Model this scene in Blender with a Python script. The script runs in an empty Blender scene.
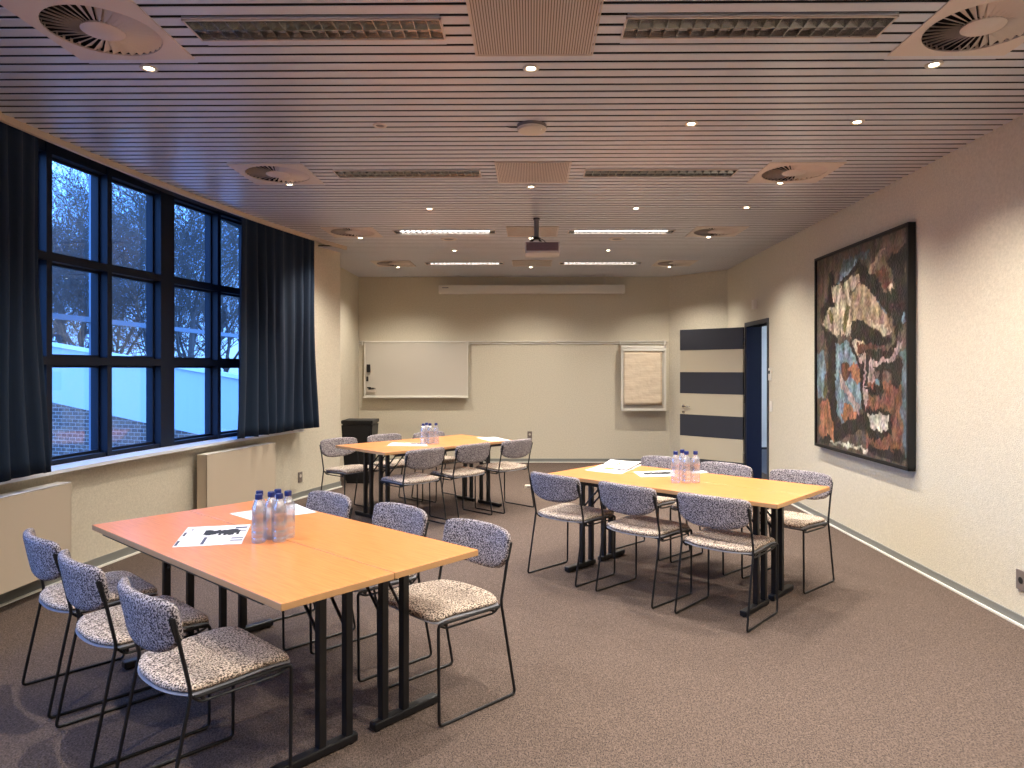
import bpy, bmesh, math, random
from mathutils import Vector, Matrix, noise
PI = math.pi
C = bpy.context.scene.collection
random.seed(7)

# ------------------------------------------------------------------ helpers
def link(o, parent=None):
    C.objects.link(o)
    if parent is not None:
        o.parent = parent
    return o

def obj(name, bm, mats, parent=None, smooth=False, loc=None):
    bmesh.ops.recalc_face_normals(bm, faces=bm.faces)
    me = bpy.data.meshes.new(name)
    bm.to_mesh(me); bm.free()
    if not isinstance(mats, (list, tuple)):
        mats = [mats]
    for m in mats:
        me.materials.append(m)
    if smooth:
        for p in me.polygons:
            p.use_smooth = True
        if hasattr(me, 'set_sharp_from_angle'):
            me.set_sharp_from_angle(angle=math.radians(smooth if smooth is not True else 40))
    o = bpy.data.objects.new(name, me)
    if loc is not None:
        o.location = loc
    return link(o, parent)

def thing(name, label, cat, loc=(0, 0, 0), rotz=0, group=None):
    o = bpy.data.objects.new(name, None)
    o.empty_display_size = 0.1
    o.location = loc; o.rotation_euler = (0, 0, rotz)
    C.objects.link(o)
    tag(o, label, cat, group)
    return o

def tag(o, label, cat, group=None):
    o['label'] = label; o['category'] = cat
    if group:
        o['group'] = group
    return o

def struct(name, bm, m, parent=None, smooth=False):
    o = obj(name, bm, m, parent, smooth)
    if parent is None:
        o['kind'] = 'structure'
    return o

def dup(root, loc, rotz, label, group=None):
    r = root.copy(); C.objects.link(r)
    r.location = loc; r.rotation_euler = (0, 0, rotz)
    r['label'] = label
    if group:
        r['group'] = group
    def rec(a, b):
        for ch in list(a.children):
            c = ch.copy(); C.objects.link(c); c.parent = b
            rec(ch, c)
    rec(root, r)
    return r

def box(bm, x0, x1, y0, y1, z0, z1, bev=0, mi=0):
    r = bmesh.ops.create_cube(bm, size=1)
    vs = r['verts']
    for v in vs:
        v.co = Vector(((x0 + x1) / 2 + v.co.x * (x1 - x0), (y0 + y1) / 2 + v.co.y * (y1 - y0), (z0 + z1) / 2 + v.co.z * (z1 - z0)))
    fs = set(f for v in vs for f in v.link_faces)
    for f in fs:
        f.material_index = mi
    if bev > 0:
        es = list(set(e for v in vs for e in v.link_edges))
        bmesh.ops.bevel(bm, geom=es, offset=bev, segments=2, affect='EDGES', profile=.5, material=-1)

def obox(bm, p0, p1, thick, z0, z1, mi=0, side=0):
    """box along a plan line p0->p1; thickness centred (side 0) or to the left (+1) / right (-1)"""
    a = Vector((p0[0], p0[1])); b = Vector((p1[0], p1[1]))
    d = (b - a).normalized(); n = Vector((-d.y, d.x))
    if side == 0:
        o0, o1 = -thick / 2, thick / 2
    elif side > 0:
        o0, o1 = 0, thick
    else:
        o0, o1 = -thick, 0
    pl = [a + n * o0, b + n * o0, b + n * o1, a + n * o1]
    prism(bm, pl, z0, z1, mi)

def prism(bm, pl, z0, z1, mi=0):
    lo = [bm.verts.new((p[0], p[1], z0)) for p in pl]
    hi = [bm.verts.new((p[0], p[1], z1)) for p in pl]
    fs = [bm.faces.new(lo[::-1]), bm.faces.new(hi)]
    n = len(pl)
    for i in range(n):
        fs.append(bm.faces.new((lo[i], lo[(i + 1) % n], hi[(i + 1) % n], hi[i])))
    for f in fs:
        f.material_index = mi

def fillet(pts, r, seg=5):
    pts = [Vector(p) for p in pts]
    out = [pts[0]]
    for i in range(1, len(pts) - 1):
        a, b, c = pts[i - 1], pts[i], pts[i + 1]
        u = (a - b); v = (c - b)
        rr = min(r, u.length * .45, v.length * .45)
        p0 = b + u.normalized() * rr; p1 = b + v.normalized() * rr
        for k in range(seg + 1):
            t = k / seg
            out.append(p0 * (1 - t) ** 2 + b * 2 * t * (1 - t) + p1 * t * t)
    out.append(pts[-1])
    return out

def tube(bm, pts, r, n=8, mi=0, cap=True):
    pts = [Vector(p) for p in pts]
    rings = []
    up = None
    for i, p in enumerate(pts):
        if i == 0: t = pts[1] - p
        elif i == len(pts) - 1: t = p - pts[i - 1]
        else: t = (pts[i + 1] - p).normalized() + (p - pts[i - 1]).normalized()
        t.normalize()
        if up is None:
            up = Vector((0, 0, 1)) if abs(t.z) < .9 else Vector((1, 0, 0))
        s = t.cross(up)
        if s.length < 1e-4:
            s = t.orthogonal()
        s.normalize(); w = s.cross(t).normalized(); up = w
        rr = r[i] if isinstance(r, (list, tuple)) else r
        rings.append([bm.verts.new(p + (s * math.cos(2 * PI * k / n) + w * math.sin(2 * PI * k / n)) * rr) for k in range(n)])
    for a, b in zip(rings, rings[1:]):
        for k in range(n):
            f = bm.faces.new((a[k], a[(k + 1) % n], b[(k + 1) % n], b[k])); f.material_index = mi
    if cap:
        bm.faces.new(rings[0][::-1]).material_index = mi; bm.faces.new(rings[-1]).material_index = mi

def lathe(bm, prof, n=24, c=(0, 0, 0), mi=0, close=True):
    """prof: (r, z) from bottom to top; r=0 collapses"""
    rings = []
    for r, z in prof:
        if r < 1e-6:
            rings.append([bm.verts.new((c[0], c[1], c[2] + z))])
        else:
            rings.append([bm.verts.new((c[0] + r * math.cos(2 * PI * k / n), c[1] + r * math.sin(2 * PI * k / n), c[2] + z)) for k in range(n)])
    for a, b in zip(rings, rings[1:]):
        for k in range(n):
            k2 = (k + 1) % n
            if len(a) == 1 and len(b) == 1: continue
            if len(a) == 1: f = bm.faces.new((a[0], b[k], b[k2]))
            elif len(b) == 1: f = bm.faces.new((a[k], a[k2], b[0]))
            else: f = bm.faces.new((a[k], a[k2], b[k2], b[k]))
            f.material_index = mi
    return rings

def disc(bm, c, r, z0, z1, n=24, mi=0):
    lathe(bm, [(0, z0), (r, z0), (r, z1), (0, z1)], n, c, mi)

def slab(bm, f, T, nu=20, nv=14, p=6, mi=0):
    """pillow: f(u,v)->(mid point, normal), u,v in [-1,1]"""
    us = [math.sin(PI / 2 * (-1 + 2 * i / nu)) for i in range(nu + 1)]
    vs = [math.sin(PI / 2 * (-1 + 2 * j / nv)) for j in range(nv + 1)]
    top = {}; bot = {}
    for i, u in enumerate(us):
        for j, v in enumerate(vs):
            m, n = f(u, v)
            h = T * max(0, 1 - abs(u) ** p) ** .5 * max(0, 1 - abs(v) ** p) ** .5
            edge = i in (0, nu) or j in (0, nv)
            top[i, j] = bm.verts.new(m + n * h)
            bot[i, j] = top[i, j] if edge else bm.verts.new(m - n * h)
    for i in range(nu):
        for j in range(nv):
            q = [(i, j), (i + 1, j), (i + 1, j + 1), (i, j + 1)]
            for dct in (top, bot):
                vv = []
                for k in q:
                    if dct[k] not in vv: vv.append(dct[k])
                try: bm.faces.new(vv).material_index = mi
                except ValueError: pass

# ------------------------------------------------------------------ materials
def lin(c):
    return tuple(((v / 255) / 12.92 if v / 255 <= .04045 else ((v / 255 + .055) / 1.055) ** 2.4) for v in c) + (1,)

def mat(name, col, rough=.6, metal=0, spec=.5, bump=None, ramp=None, **kw):
    """bump=(scale, strength, distance) ; ramp=(scale, [(pos,col),...], detail)"""
    m = bpy.data.materials.new(name); m.use_nodes = True
    nt = m.node_tree; b = nt.nodes['Principled BSDF']
    b.inputs['Base Color'].default_value = col if len(col) == 4 else tuple(col) + (1,)
    b.inputs['Roughness'].default_value = rough
    b.inputs['Metallic'].default_value = metal
    b.inputs['Specular IOR Level'].default_value = spec
    for k, v in kw.items():
        b.inputs[k.replace('_', ' ')].default_value = v
    tc = nt.nodes.new('ShaderNodeTexCoord')
    if ramp:
        n = nt.nodes.new('ShaderNodeTexNoise'); n.inputs['Scale'].default_value = ramp[0]
        n.inputs['Detail'].default_value = ramp[2] if len(ramp) > 2 else 3
        mp = nt.nodes.new('ShaderNodeMapping')
        if len(ramp) > 3: mp.inputs['Scale'].default_value = ramp[3]
        nt.links.new(tc.outputs['Object'], mp.inputs[0]); nt.links.new(mp.outputs[0], n.inputs['Vector'])
        r = nt.nodes.new('ShaderNodeValToRGB')
        els = r.color_ramp.elements
        while len(els) < len(ramp[1]): els.new(.5)
        for e, (p, c) in zip(els, ramp[1]):
            e.position = p; e.color = c
        nt.links.new(n.outputs['Fac'], r.inputs[0]); nt.links.new(r.outputs[0], b.inputs['Base Color'])
    if bump:
        n2 = nt.nodes.new('ShaderNodeTexNoise'); n2.inputs['Scale'].default_value = bump[0]; n2.inputs['Detail'].default_value = 2
        bp_ = nt.nodes.new('ShaderNodeBump'); bp_.inputs['Strength'].default_value = bump[1]; bp_.inputs['Distance'].default_value = bump[2]
        nt.links.new(tc.outputs['Object'], n2.inputs['Vector']); nt.links.new(n2.outputs['Fac'], bp_.inputs['Height'])
        nt.links.new(bp_.outputs[0], b.inputs['Normal'])
    return m

def emis(name, col, s):
    m = bpy.data.materials.new(name); m.use_nodes = True
    nt = m.node_tree; nt.nodes.clear()
    e = nt.nodes.new('ShaderNodeEmission'); e.inputs[0].default_value = col; e.inputs[1].default_value = s
    o = nt.nodes.new('ShaderNodeOutputMaterial'); nt.links.new(e.outputs[0], o.inputs[0])
    return m

def glassmat(name, tint=(1, 1, 1, 1), ior=1.5, rough=0.0, boost=0.0):
    m = bpy.data.materials.new(name); m.use_nodes = True
    nt = m.node_tree; nt.nodes.clear()
    t = nt.nodes.new('ShaderNodeBsdfTransparent'); t.inputs[0].default_value = tint
    g = nt.nodes.new('ShaderNodeBsdfGlossy'); g.inputs['Roughness'].default_value = rough
    fr = nt.nodes.new('ShaderNodeLayerWeight'); fr.inputs[0].default_value = .5
    pw = nt.nodes.new('ShaderNodeMath'); pw.operation = 'POWER'; pw.inputs[1].default_value = 4.5
    ad = nt.nodes.new('ShaderNodeMath'); ad.operation = 'MULTIPLY_ADD'; ad.inputs[1].default_value = .9; ad.inputs[2].default_value = ((ior - 1) / (ior + 1)) ** 2 + boost
    ad.use_clamp = True
    mx = nt.nodes.new('ShaderNodeMixShader'); o = nt.nodes.new('ShaderNodeOutputMaterial')
    nt.links.new(fr.outputs['Facing'], pw.inputs[0]); nt.links.new(pw.outputs[0], ad.inputs[0]); nt.links.new(ad.outputs[0], mx.inputs[0])
    nt.links.new(t.outputs[0], mx.inputs[1]); nt.links.new(g.outputs[0], mx.inputs[2]); nt.links.new(mx.outputs[0], o.inputs[0])
    return m

W_COL = lin((208, 198, 177))
M = {}
M['wall'] = mat('textured_wallpaper', W_COL, .85, bump=(140, .55, .006), ramp=(60, [(.3, lin((200, 190, 168))), (.7, lin((216, 206, 184)))], 4))
M['slat'] = mat('taupe_metal_slat', lin((200, 200, 208)), .32, metal=.22)
M['void'] = mat('ceiling_void', lin((14, 12, 14)), .9)
M['cornice'] = mat('beige_painted_board', lin((196, 180, 160)), .6)
M['panel'] = mat('beige_lacquered_metal', lin((206, 192, 182)), .5)
M['whitepaint'] = mat('white_lacquer', lin((222, 216, 204)), .45)
M['skirt'] = mat('grey_green_skirting', lin((126, 126, 120)), .5)
M['skirtw'] = mat('pale_skirting_bead', lin((232, 228, 215)), .4)
M['black'] = mat('black_powder_coat', lin((11, 11, 14)), .45)
M['blackpl'] = mat('black_plastic', lin((14, 14, 17)), .5)
M['navy'] = mat('navy_window_paint', lin((10, 20, 38)), .6, spec=.3)
M['navydoor'] = mat('navy_door_paint', lin((15, 28, 62)), .4)
M['sill'] = mat('pale_grey_sill', lin((226, 230, 236)), .3)
M['radiator'] = mat('cream_radiator_enamel', lin((196, 180, 158)), .5)
M['radside'] = mat('radiator_grille', lin((120, 108, 92)), .6)
M['curtain'] = mat('dark_navy_curtain_cloth', lin((19, 38, 60)), .9, bump=(400, .2, .002))
M['chrome'] = mat('brushed_steel', lin((190, 190, 190)), .25, metal=1)
M['charcoal'] = mat('charcoal_laminate', lin((52, 54, 62)), .5)
M['cream'] = mat('cream_laminate', lin((205, 193, 166)), .55)
M['whiteboard'] = mat('whiteboard_enamel', lin((202, 194, 180)), .25)
M['paper'] = mat('white_paper', lin((226, 224, 224)), .8)
M['flippaper'] = mat('cream_flipchart_paper', lin((226, 208, 180)), .85, ramp=(14, [(.3, lin((214, 194, 166))), (.7, lin((230, 212, 186)))], 3, (.3, 1, 5)), bump=(9, .5, .03))
M['ink'] = mat('black_ink', lin((20, 20, 20)), .7)
M['inkgrey'] = mat('grey_print', lin((70, 72, 90)), .7)
M['orange'] = mat('orange_print', lin((226, 140, 70)), .7)
M['teal'] = mat('teal_print', lin((90, 150, 160)), .7)
M['beige_pl'] = mat('beige_plastic', lin((205, 195, 180)), .5)
M['grey_pl'] = mat('grey_plastic', lin((120, 112, 112)), .5)
M['taupe_pl'] = mat('taupe_socket_plate', lin((118, 106, 98)), .45)
M['bluecap'] = mat('dark_blue_bottle_cap', lin((26, 40, 104)), .4)
M['bottle'] = glassmat('clear_bottle_plastic', (.97, .98, 1, 1), 1.45, .18, .24)
_b = M['bottle'].node_tree; _o = _b.nodes['Material Output']; _s = _o.inputs[0].links[0].from_socket
_d = _b.nodes.new('ShaderNodeBsdfDiffuse'); _d.inputs[0].default_value = (.82, .86, .95, 1); _m = _b.nodes.new('ShaderNodeMixShader'); _m.inputs[0].default_value = .16
_b.links.new(_s, _m.inputs[1]); _b.links.new(_d.outputs[0], _m.inputs[2]); _b.links.new(_m.outputs[0], _o.inputs[0])
M['water'] = glassmat('bottle_water', (.93, .95, .98, 1), 1.33, .03, .02)
M['glass'] = glassmat('window_glass', (.92, .96, 1, 1), 1.5, 0, .03)
M['cladding'] = mat('white_cladding', lin((190, 195, 198)), .6)
M['bark'] = mat('bare_bark', lin((92, 82, 76)), .9)
M['ground'] = mat('dark_paving', lin((80, 78, 76)), .9)
M['reflector'] = mat('mirror_louvre_metal', lin((175, 172, 170)), .2, metal=1)
M['tube'] = emis('fluorescent_tube', (1, .97, .92, 1), 16)
M['tubeoff'] = mat('unlit_tube', lin((215, 212, 205)), .4)
M['bulb'] = emis('halogen_bulb', (1, .86, .62, 1), 22)
M['corridorwall'] = mat('corridor_white_wall', lin((226, 230, 236)), .7)
M['corrfloor'] = mat('corridor_floor', lin((52, 58, 82)), .5)
M['proj'] = mat('projector_casing', lin((190, 184, 178)), .5)
M['projvent'] = mat('projector_vents', lin((84, 66, 70)), .6, ramp=(220, [(.4, lin((60, 48, 52))), (.6, lin((140, 112, 116)))], 1))
M['polegrey'] = mat('grey_pole', lin((112, 110, 112)), .4)

def fabric(name, dark, light, mid=None):
    m = bpy.data.materials.new(name); m.use_nodes = True
    nt = m.node_tree; b = nt.nodes['Principled BSDF']; b.inputs['Roughness'].default_value = .95
    b.inputs['Specular IOR Level'].default_value = .1
    tc = nt.nodes.new('ShaderNodeTexCoord'); v = nt.nodes.new('ShaderNodeTexNoise'); v.inputs['Scale'].default_value = 170
    v.inputs['Detail'].default_value = 1.5
    r = nt.nodes.new('ShaderNodeValToRGB'); e = r.color_ramp.elements
    e[0].position = .34; e[0].color = dark; e[1].position = .60; e[1].color = light
    k = e.new(.46); k.color = mid or tuple((a + c) / 2 for a, c in zip(dark, light))
    nt.links.new(tc.outputs['Object'], v.inputs['Vector']); nt.links.new(v.outputs['Fac'], r.inputs[0]); nt.links.new(r.outputs[0], b.inputs['Base Color'])
    bp_ = nt.nodes.new('ShaderNodeBump'); bp_.inputs['Strength'].default_value = .7; bp_.inputs['Distance'].default_value = .004
    nt.links.new(v.outputs['Fac'], bp_.inputs['Height']); nt.links.new(bp_.outputs[0], b.inputs['Normal'])
    return m
M['seatfab'] = fabric('salt_and_pepper_boucle', lin((52, 44, 40)), lin((226, 208, 188)), lin((140, 124, 112)))
M['backfab'] = fabric('grey_boucle', lin((38, 35, 40)), lin((182, 172, 172)), lin((100, 93, 96)))
M['shell'] = mat('seat_edge_shell', lin((130, 130, 136)), .5)

def carpet():
    m = bpy.data.materials.new('brown_loop_carpet'); m.use_nodes = True
    nt = m.node_tree; b = nt.nodes['Principled BSDF']; b.inputs['Roughness'].default_value = 1; b.inputs['Specular IOR Level'].default_value = .05
    tc = nt.nodes.new('ShaderNodeTexCoord')
    mp = nt.nodes.new('ShaderNodeMapping'); mp.inputs['Scale'].default_value = (1, .55, 1); mp.inputs['Rotation'].default_value = (0, 0, .02)
    n = nt.nodes.new('ShaderNodeTexNoise'); n.inputs['Scale'].default_value = 210; n.inputs['Detail'].default_value = 2.5
    w = nt.nodes.new('ShaderNodeTexVoronoi'); w.inputs['Scale'].default_value = 150
    nt.links.new(tc.outputs['Object'], mp.inputs[0]); nt.links.new(mp.outputs[0], n.inputs['Vector']); nt.links.new(mp.outputs[0], w.inputs['Vector'])
    mx = nt.nodes.new('ShaderNodeMath'); mx.operation = 'MULTIPLY_ADD'; mx.inputs[1].default_value = .35
    nt.links.new(w.outputs['Distance'], mx.inputs[0]); nt.links.new(n.outputs['Fac'], mx.inputs[2])
    r = nt.nodes.new('ShaderNodeValToRGB'); e = r.color_ramp.elements
    e[0].position = .38; e[0].color = lin((50, 44, 41)); e[1].position = .9; e[1].color = lin((116, 100, 90))
    nt.links.new(mx.outputs[0], r.inputs[0]); nt.links.new(r.outputs[0], b.inputs['Base Color'])
    bp_ = nt.nodes.new('ShaderNodeBump'); bp_.inputs['Strength'].default_value = .6; bp_.inputs['Distance'].default_value = .006
    nt.links.new(mx.outputs[0], bp_.inputs['Height']); nt.links.new(bp_.outputs[0], b.inputs['Normal'])
    return m
M['carpet'] = carpet()

def beech():
    m = bpy.data.materials.new('beech_laminate'); m.use_nodes = True
    nt = m.node_tree; b = nt.nodes['Principled BSDF']; b.inputs['Roughness'].default_value = .3
    b.inputs['Specular IOR Level'].default_value = .55
    tc = nt.nodes.new('ShaderNodeTexCoord'); mp = nt.nodes.new('ShaderNodeMapping'); mp.inputs['Scale'].default_value = (1.5, 22, 4)
    n = nt.nodes.new('ShaderNodeTexNoise'); n.inputs['Scale'].default_value = 5; n.inputs['Detail'].default_value = 5
    r = nt.nodes.new('ShaderNodeValToRGB'); e = r.color_ramp.elements
    e[0].position = .3; e[0].color = lin((210, 126, 66)); e[1].position = .75; e[1].color = lin((230, 148, 84))
    nt.links.new(tc.outputs['Object'], mp.inputs[0]); nt.links.new(mp.outputs[0], n.inputs['Vector']); nt.links.new(n.outputs['Fac'], r.inputs[0]); nt.links.new(r.outputs[0], b.inputs['Base Color'])
    return m
M['beech'] = beech()
M['beechedge'] = mat('beech_edge_band', lin((192, 146, 98)), .45)

def brickmat():
    m = bpy.data.materials.new('brown_brick'); m.use_nodes = True
    nt = m.node_tree; b = nt.nodes['Principled BSDF']; b.inputs['Roughness'].default_value = .9
    tc = nt.nodes.new('ShaderNodeTexCoord'); mp = nt.nodes.new('ShaderNodeMapping'); mp.inputs['Rotation'].default_value = (PI / 2, 0, 0)
    t = nt.nodes.new('ShaderNodeTexBrick'); t.inputs['Scale'].default_value = 3.2
    t.inputs['Color1'].default_value = lin((120, 92, 74)); t.inputs['Color2'].default_value = lin((84, 66, 60)); t.inputs['Mortar'].default_value = lin((160, 150, 140))
    t.inputs['Mortar Size'].default_value = .02
    nt.links.new(tc.outputs['Object'], mp.inputs[0]); nt.links.new(mp.outputs[0], t.inputs['Vector']); nt.links.new(t.outputs[0], b.inputs['Base Color'])
    return m
M['brick'] = brickmat()

# ------------------------------------------------------------------ room geometry
H = 1.52; CZ = 3.02; YB = 11.40; YF = -2.6
XC, YC, R = 14.86, 3.0, 18.0
def cp(phi, off=0.0):
    r = R + off
    return (XC - r * math.cos(phi), YC + r * math.sin(phi))
def phi_at_y(y, off=0.0):
    return math.asin((y - YC) / (R + off))
def curveX(y, off=0.0):
    return cp(phi_at_y(y, off), off)[0]
def arc_band(bm, a0, a1, r0, r1, z0, z1, n=24, mi=0):
    """solid curved band between offsets r0<r1"""
    vs = []
    for i in range(n + 1):
        a = a0 + (a1 - a0) * i / n
        p, q = cp(a, r0), cp(a, r1)
        vs.append([bm.verts.new((p[0], p[1], z0)), bm.verts.new((q[0], q[1], z0)), bm.verts.new((q[0], q[1], z1)), bm.verts.new((p[0], p[1], z1))])
    for s, t in zip(vs, vs[1:]):
        for k in range(4):
            bm.faces.new((s[k], s[(k + 1) % 4], t[(k + 1) % 4], t[k])).material_index = mi
    bm.faces.new(vs[0]).material_index = mi; bm.faces.new(vs[-1][::-1]).material_index = mi

def XR(y):  # right wall
    return 2.905 + (y - 4.0) * .0095
P_START = phi_at_y(YF, .33)
P_END = .3335
WE = cp(P_END, .33)     # end of the curved wall (x=-2.45,y~9.0)
WIN0, WIN1 = -.16, .257

bm = bmesh.new()
box(bm, -4.6, 3.4, YF - .2, YB + .2, -.12, 0)
struct('floor', bm, M['carpet'])

# curved left wall
bm = bmesh.new()
arc_band(bm, P_START - .02, P_END, .33, .62, 0, .78, 60)          # parapet under the windows
arc_band(bm, WIN1, P_END, .33, .62, .78, 3.3, 12); arc_band(bm, P_END - .02, P_END, .5, .76, 0, 3.3, 3)                 # solid past the windows
arc_band(bm, P_START - .02, WIN0, .33, .62, .78, 3.3, 12)
arc_band(bm, WIN0, WIN1, .60, .66, 3.28, 3.42, 40)                 # lintel
struct('wall_left', bm, M['wall'], smooth=30)
bm = bmesh.new()
arc_band(bm, P_START - .02, phi_at_y(8.56, 0), -.004, .024, 2.980, 3.32, 60)
arc_band(bm, P_START - .02, P_END, .0, .62, 3.3, 3.34, 60)
struct('trim_1', bm, M['cornice'], smooth=30)                    # cornice board hiding the curtain track
# recess
bm = bmesh.new()
obox(bm, (-2.80, WE[1] - .1), (-2.815, YB + .1), .2, 0, 3.3, side=1)
struct('wall_recess', bm, M['wall'])
bm = bmesh.new()
box(bm, -3.0, 2.3, YB, YB + .2, 0, 3.3)
struct('wall_back', bm, M['wall'])
CA, CB = (2.245, YB), (2.968, 10.60)
bm = bmesh.new()
obox(bm, CA, CB, .2, 0, 3.3, side=1)
struct('wall_angled', bm, M['wall'])
D0, D1, DH = 8.755, 9.65, 2.10
bm = bmesh.new()
obox(bm, (XR(YF), YF), (XR(D0), D0), .195, 0, 3.3, side=-1)
obox(bm, (XR(D0), D0), (XR(D1), D1), .195, DH, 3.3, side=-1)
obox(bm, (XR(D1), D1), (XR(10.62), 10.62), .195, 0, 3.3, side=-1)
struct('wall_right', bm, M['wall'])
bm = bmesh.new()
box(bm, -4.6, 3.4, YF - .2, YF, 0, 3.3)
struct('wall_front', bm, M['wall'])

# slatted ceiling
PITCH = .0914
ROWY = [3.065 + 2.286 * k for k in range(4)]
XM = .015; XLS = [-1.9, -1.95, -1.955, -1.955]; XRS = [1.98, 2.01, 2.02, 2.03]
HOLES = []
for yy, XL, XRR in zip(ROWY, XLS, XRS):
    HOLES += [(XL - .268, XL + .268, yy - .246, yy + .290), (XRR - .268, XRR + .268, yy - .246, yy + .290), (XM - .27, XM + .27, yy - .27, yy + .27),
              (-1.495, -.39, yy - .079, yy + .109), (.41, 1.555, yy - .079, yy + .109)]
bm = bmesh.new()
y = YF; i = 0
while y < YB:
    y0, y1 = y, min(y + PITCH * .80, YB)
    xl = curveX(y0, .01) if y1 < 8.56 else (curveX(min(y0, 9.0), .36) if y0 < 8.98 else -2.86)
    xr = min(XR(y0) + .02, 3.2)
    if y0 > 10.6: xr = 2.968 - (y0 - 10.6) / .8 * .72 + .03
    # slat: shallow tray with rolled edges
    zz = CZ
    prof = [(y0, zz + .012), (y0 + .002, zz + .003), (y0 + .006, zz), (y1 - .006, zz), (y1 - .002, zz + .003), (y1, zz + .012), (y1, zz + .016), (y0, zz + .016)]
    segs = [(xl, xr)]
    for (hx0, hx1, hy0, hy1) in HOLES:
        if y1 > hy0 and y0 < hy1:
            ns = []
            for (p, q) in segs:
                if hx1 <= p or hx0 >= q: ns.append((p, q)); continue
                if hx0 - p > .01: ns.append((p, hx0))
                if q - hx1 > .01: ns.append((hx1, q))
            segs = ns
    for (hx0, hx1, hy0, hy1) in HOLES:
        if y1 > hy0 and y0 < hy1:
            if hy0 - y0 > .006: box(bm, hx0, hx1, y0, hy0, zz, zz + .014)
            if y1 - hy1 > .006: box(bm, hx0, hx1, hy1, y1, zz, zz + .014)
    for (p, q) in segs:
        a = [bm.verts.new((p, c[0], c[1])) for c in prof]; b = [bm.verts.new((q, c[0], c[1])) for c in prof]
        for k in range(8):
            bm.faces.new((a[k], a[(k + 1) % 8], b[(k + 1) % 8], b[k])).material_index = 1 if k in (0, 7, 4, 5) else 0  # slat side faces coloured dark, standing in for shadow in the joints
        bm.faces.new(a); bm.faces.new(b[::-1])
        if y1 < YB - .05: box(bm, p, q, y1 - .0015, y + PITCH + .0015, zz + .009, zz + .011, mi=1)   # dark strip added as the shade in the gap between two slats
    y += PITCH
prism(bm, [cp(phi_at_y(YF - .2 + (9.1 - YF + .2) * k / 40, .62), .62) for k in range(41)] + [(-3.0, 9.15), (-3.0, YB + .2), (3.4, YB + .2), (3.4, YF - .2)], 3.34, 3.42, mi=1)
box(bm, -3.3, 3.3, YF, 8.9, CZ + .085, CZ + .095, mi=1)   # felt above the slats
box(bm, -3.0, 3.3, 8.9, YB + .1, CZ + .085, CZ + .095, mi=1)
struct('ceiling', bm, [M['slat'], M['void']])

# skirting
def skirt(name, pts, side):
    bm = bmesh.new()
    for p, q in zip(pts, pts[1:]):
        obox(bm, p, q, .014, .0, .062, 0, side)
        obox(bm, p, q, .026, .0, .013, 1, side)
    struct(name, bm, [M['skirt'], M['skirtw']])
skirt('baseboard_right', [(XR(YF), YF), (XR(D0 - .05), D0 - .05)], 1)
skirt('baseboard_back', [(-2.81, YB), (2.245, YB)], -1)
skirt('baseboard_angled', [CA, CB], -1)
skirt('baseboard_recess', [(-2.8, WE[1]), (-2.815, YB)], -1)
bm = bmesh.new()
arc_band(bm, P_START, P_END, .316, .332, 0, .075, 60, 0)
arc_band(bm, P_START, P_END, .300, .332, 0, .014, 60, 1)
struct('baseboard_left', bm, [M['skirt'], M['skirtw']])

# ------------------------------------------------------------------ windows
GL, FR = .55, .45       # glass plane, frame front
ZB, ZT = .86, 3.10
def win(name, posts, idx):
    """posts: list of (phi0, phi1, kind) bounding posts incl. intermediate ones"""
    e = bpy.data.objects.new(name, None); C.objects.link(e); e['kind'] = 'structure'
    a0, a1 = posts[0][0], posts[-1][1]
    bm = bmesh.new()
    arc_band(bm, a0, a1, FR + .01, .60, .80, .852, 10)   # bottom rail
    arc_band(bm, a0, a1, FR + .01, .60, 3.085, 3.3, 10)     # head
    arc_band(bm, a0, a1, FR, .60, 1.550, 1.610, 10)
    arc_band(bm, a0, a1, FR, .60, 2.305, 2.363, 10)
    for p0, p1 in posts:
        arc_band(bm, p0, p1, FR, .60, .81, 3.2, 1)
    obj('window_frame', bm, M['navy'], e)
    for (p, q) in zip(posts, posts[1:]):
        g0, g1 = p[1], q[0]
        bm = bmesh.new()
        # slim glazing beads and an opening sash line
        for z0, z1 in ((.852, 1.55), (1.61, 2.305), (2.363, 3.085)):
            arc_band(bm, g0, g1, GL - .03, GL - .005, z0, z0 + .02, 3)
            arc_band(bm, g0, g1, GL - .03, GL - .005, z1 - .02, z1, 3)
            arc_band(bm, g0, g0 + .0009, GL - .03, GL - .005, z0, z1, 1)
            arc_band(bm, g1 - .0009, g1, GL - .03, GL - .005, z0, z1, 1)
        obj('glazing_bead', bm, M['navy'], e)
        for z0, z1 in ((.852, 1.55), (1.61, 2.305), (2.363, 3.085)):
            bm = bmesh.new()
            arc_band(bm, g0, g1, GL, GL + .006, z0, z1, 1)
            obj('pane', bm, M['glass'], e)
    return e
win('window_1', [(.1755, .1851), (.2188, .2215), (.2476, .257)], 0)
win('window_2', [(.1084, .1111), (.1411, .1438), (.1755, .1755)][:2] + [(.1754, .1755)], 0)
win('window_3', [(.030, .0396), (.0735, .0762), (.1083, .1084)], 0)
win('window_4', [(-.047, -.0374), (-.005, -.0023), (.0295, .030)], 0)
win('window_5', [(-.16, -.15), (-.1, -.0973), (-.0475, -.047)], 0)
bm = bmesh.new()
arc_band(bm, WIN0 - .01, .285, .24, .45, .792, .818, 50)
o = struct('window_sill', bm, M['sill'])
o.name = 'trim_2'

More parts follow.
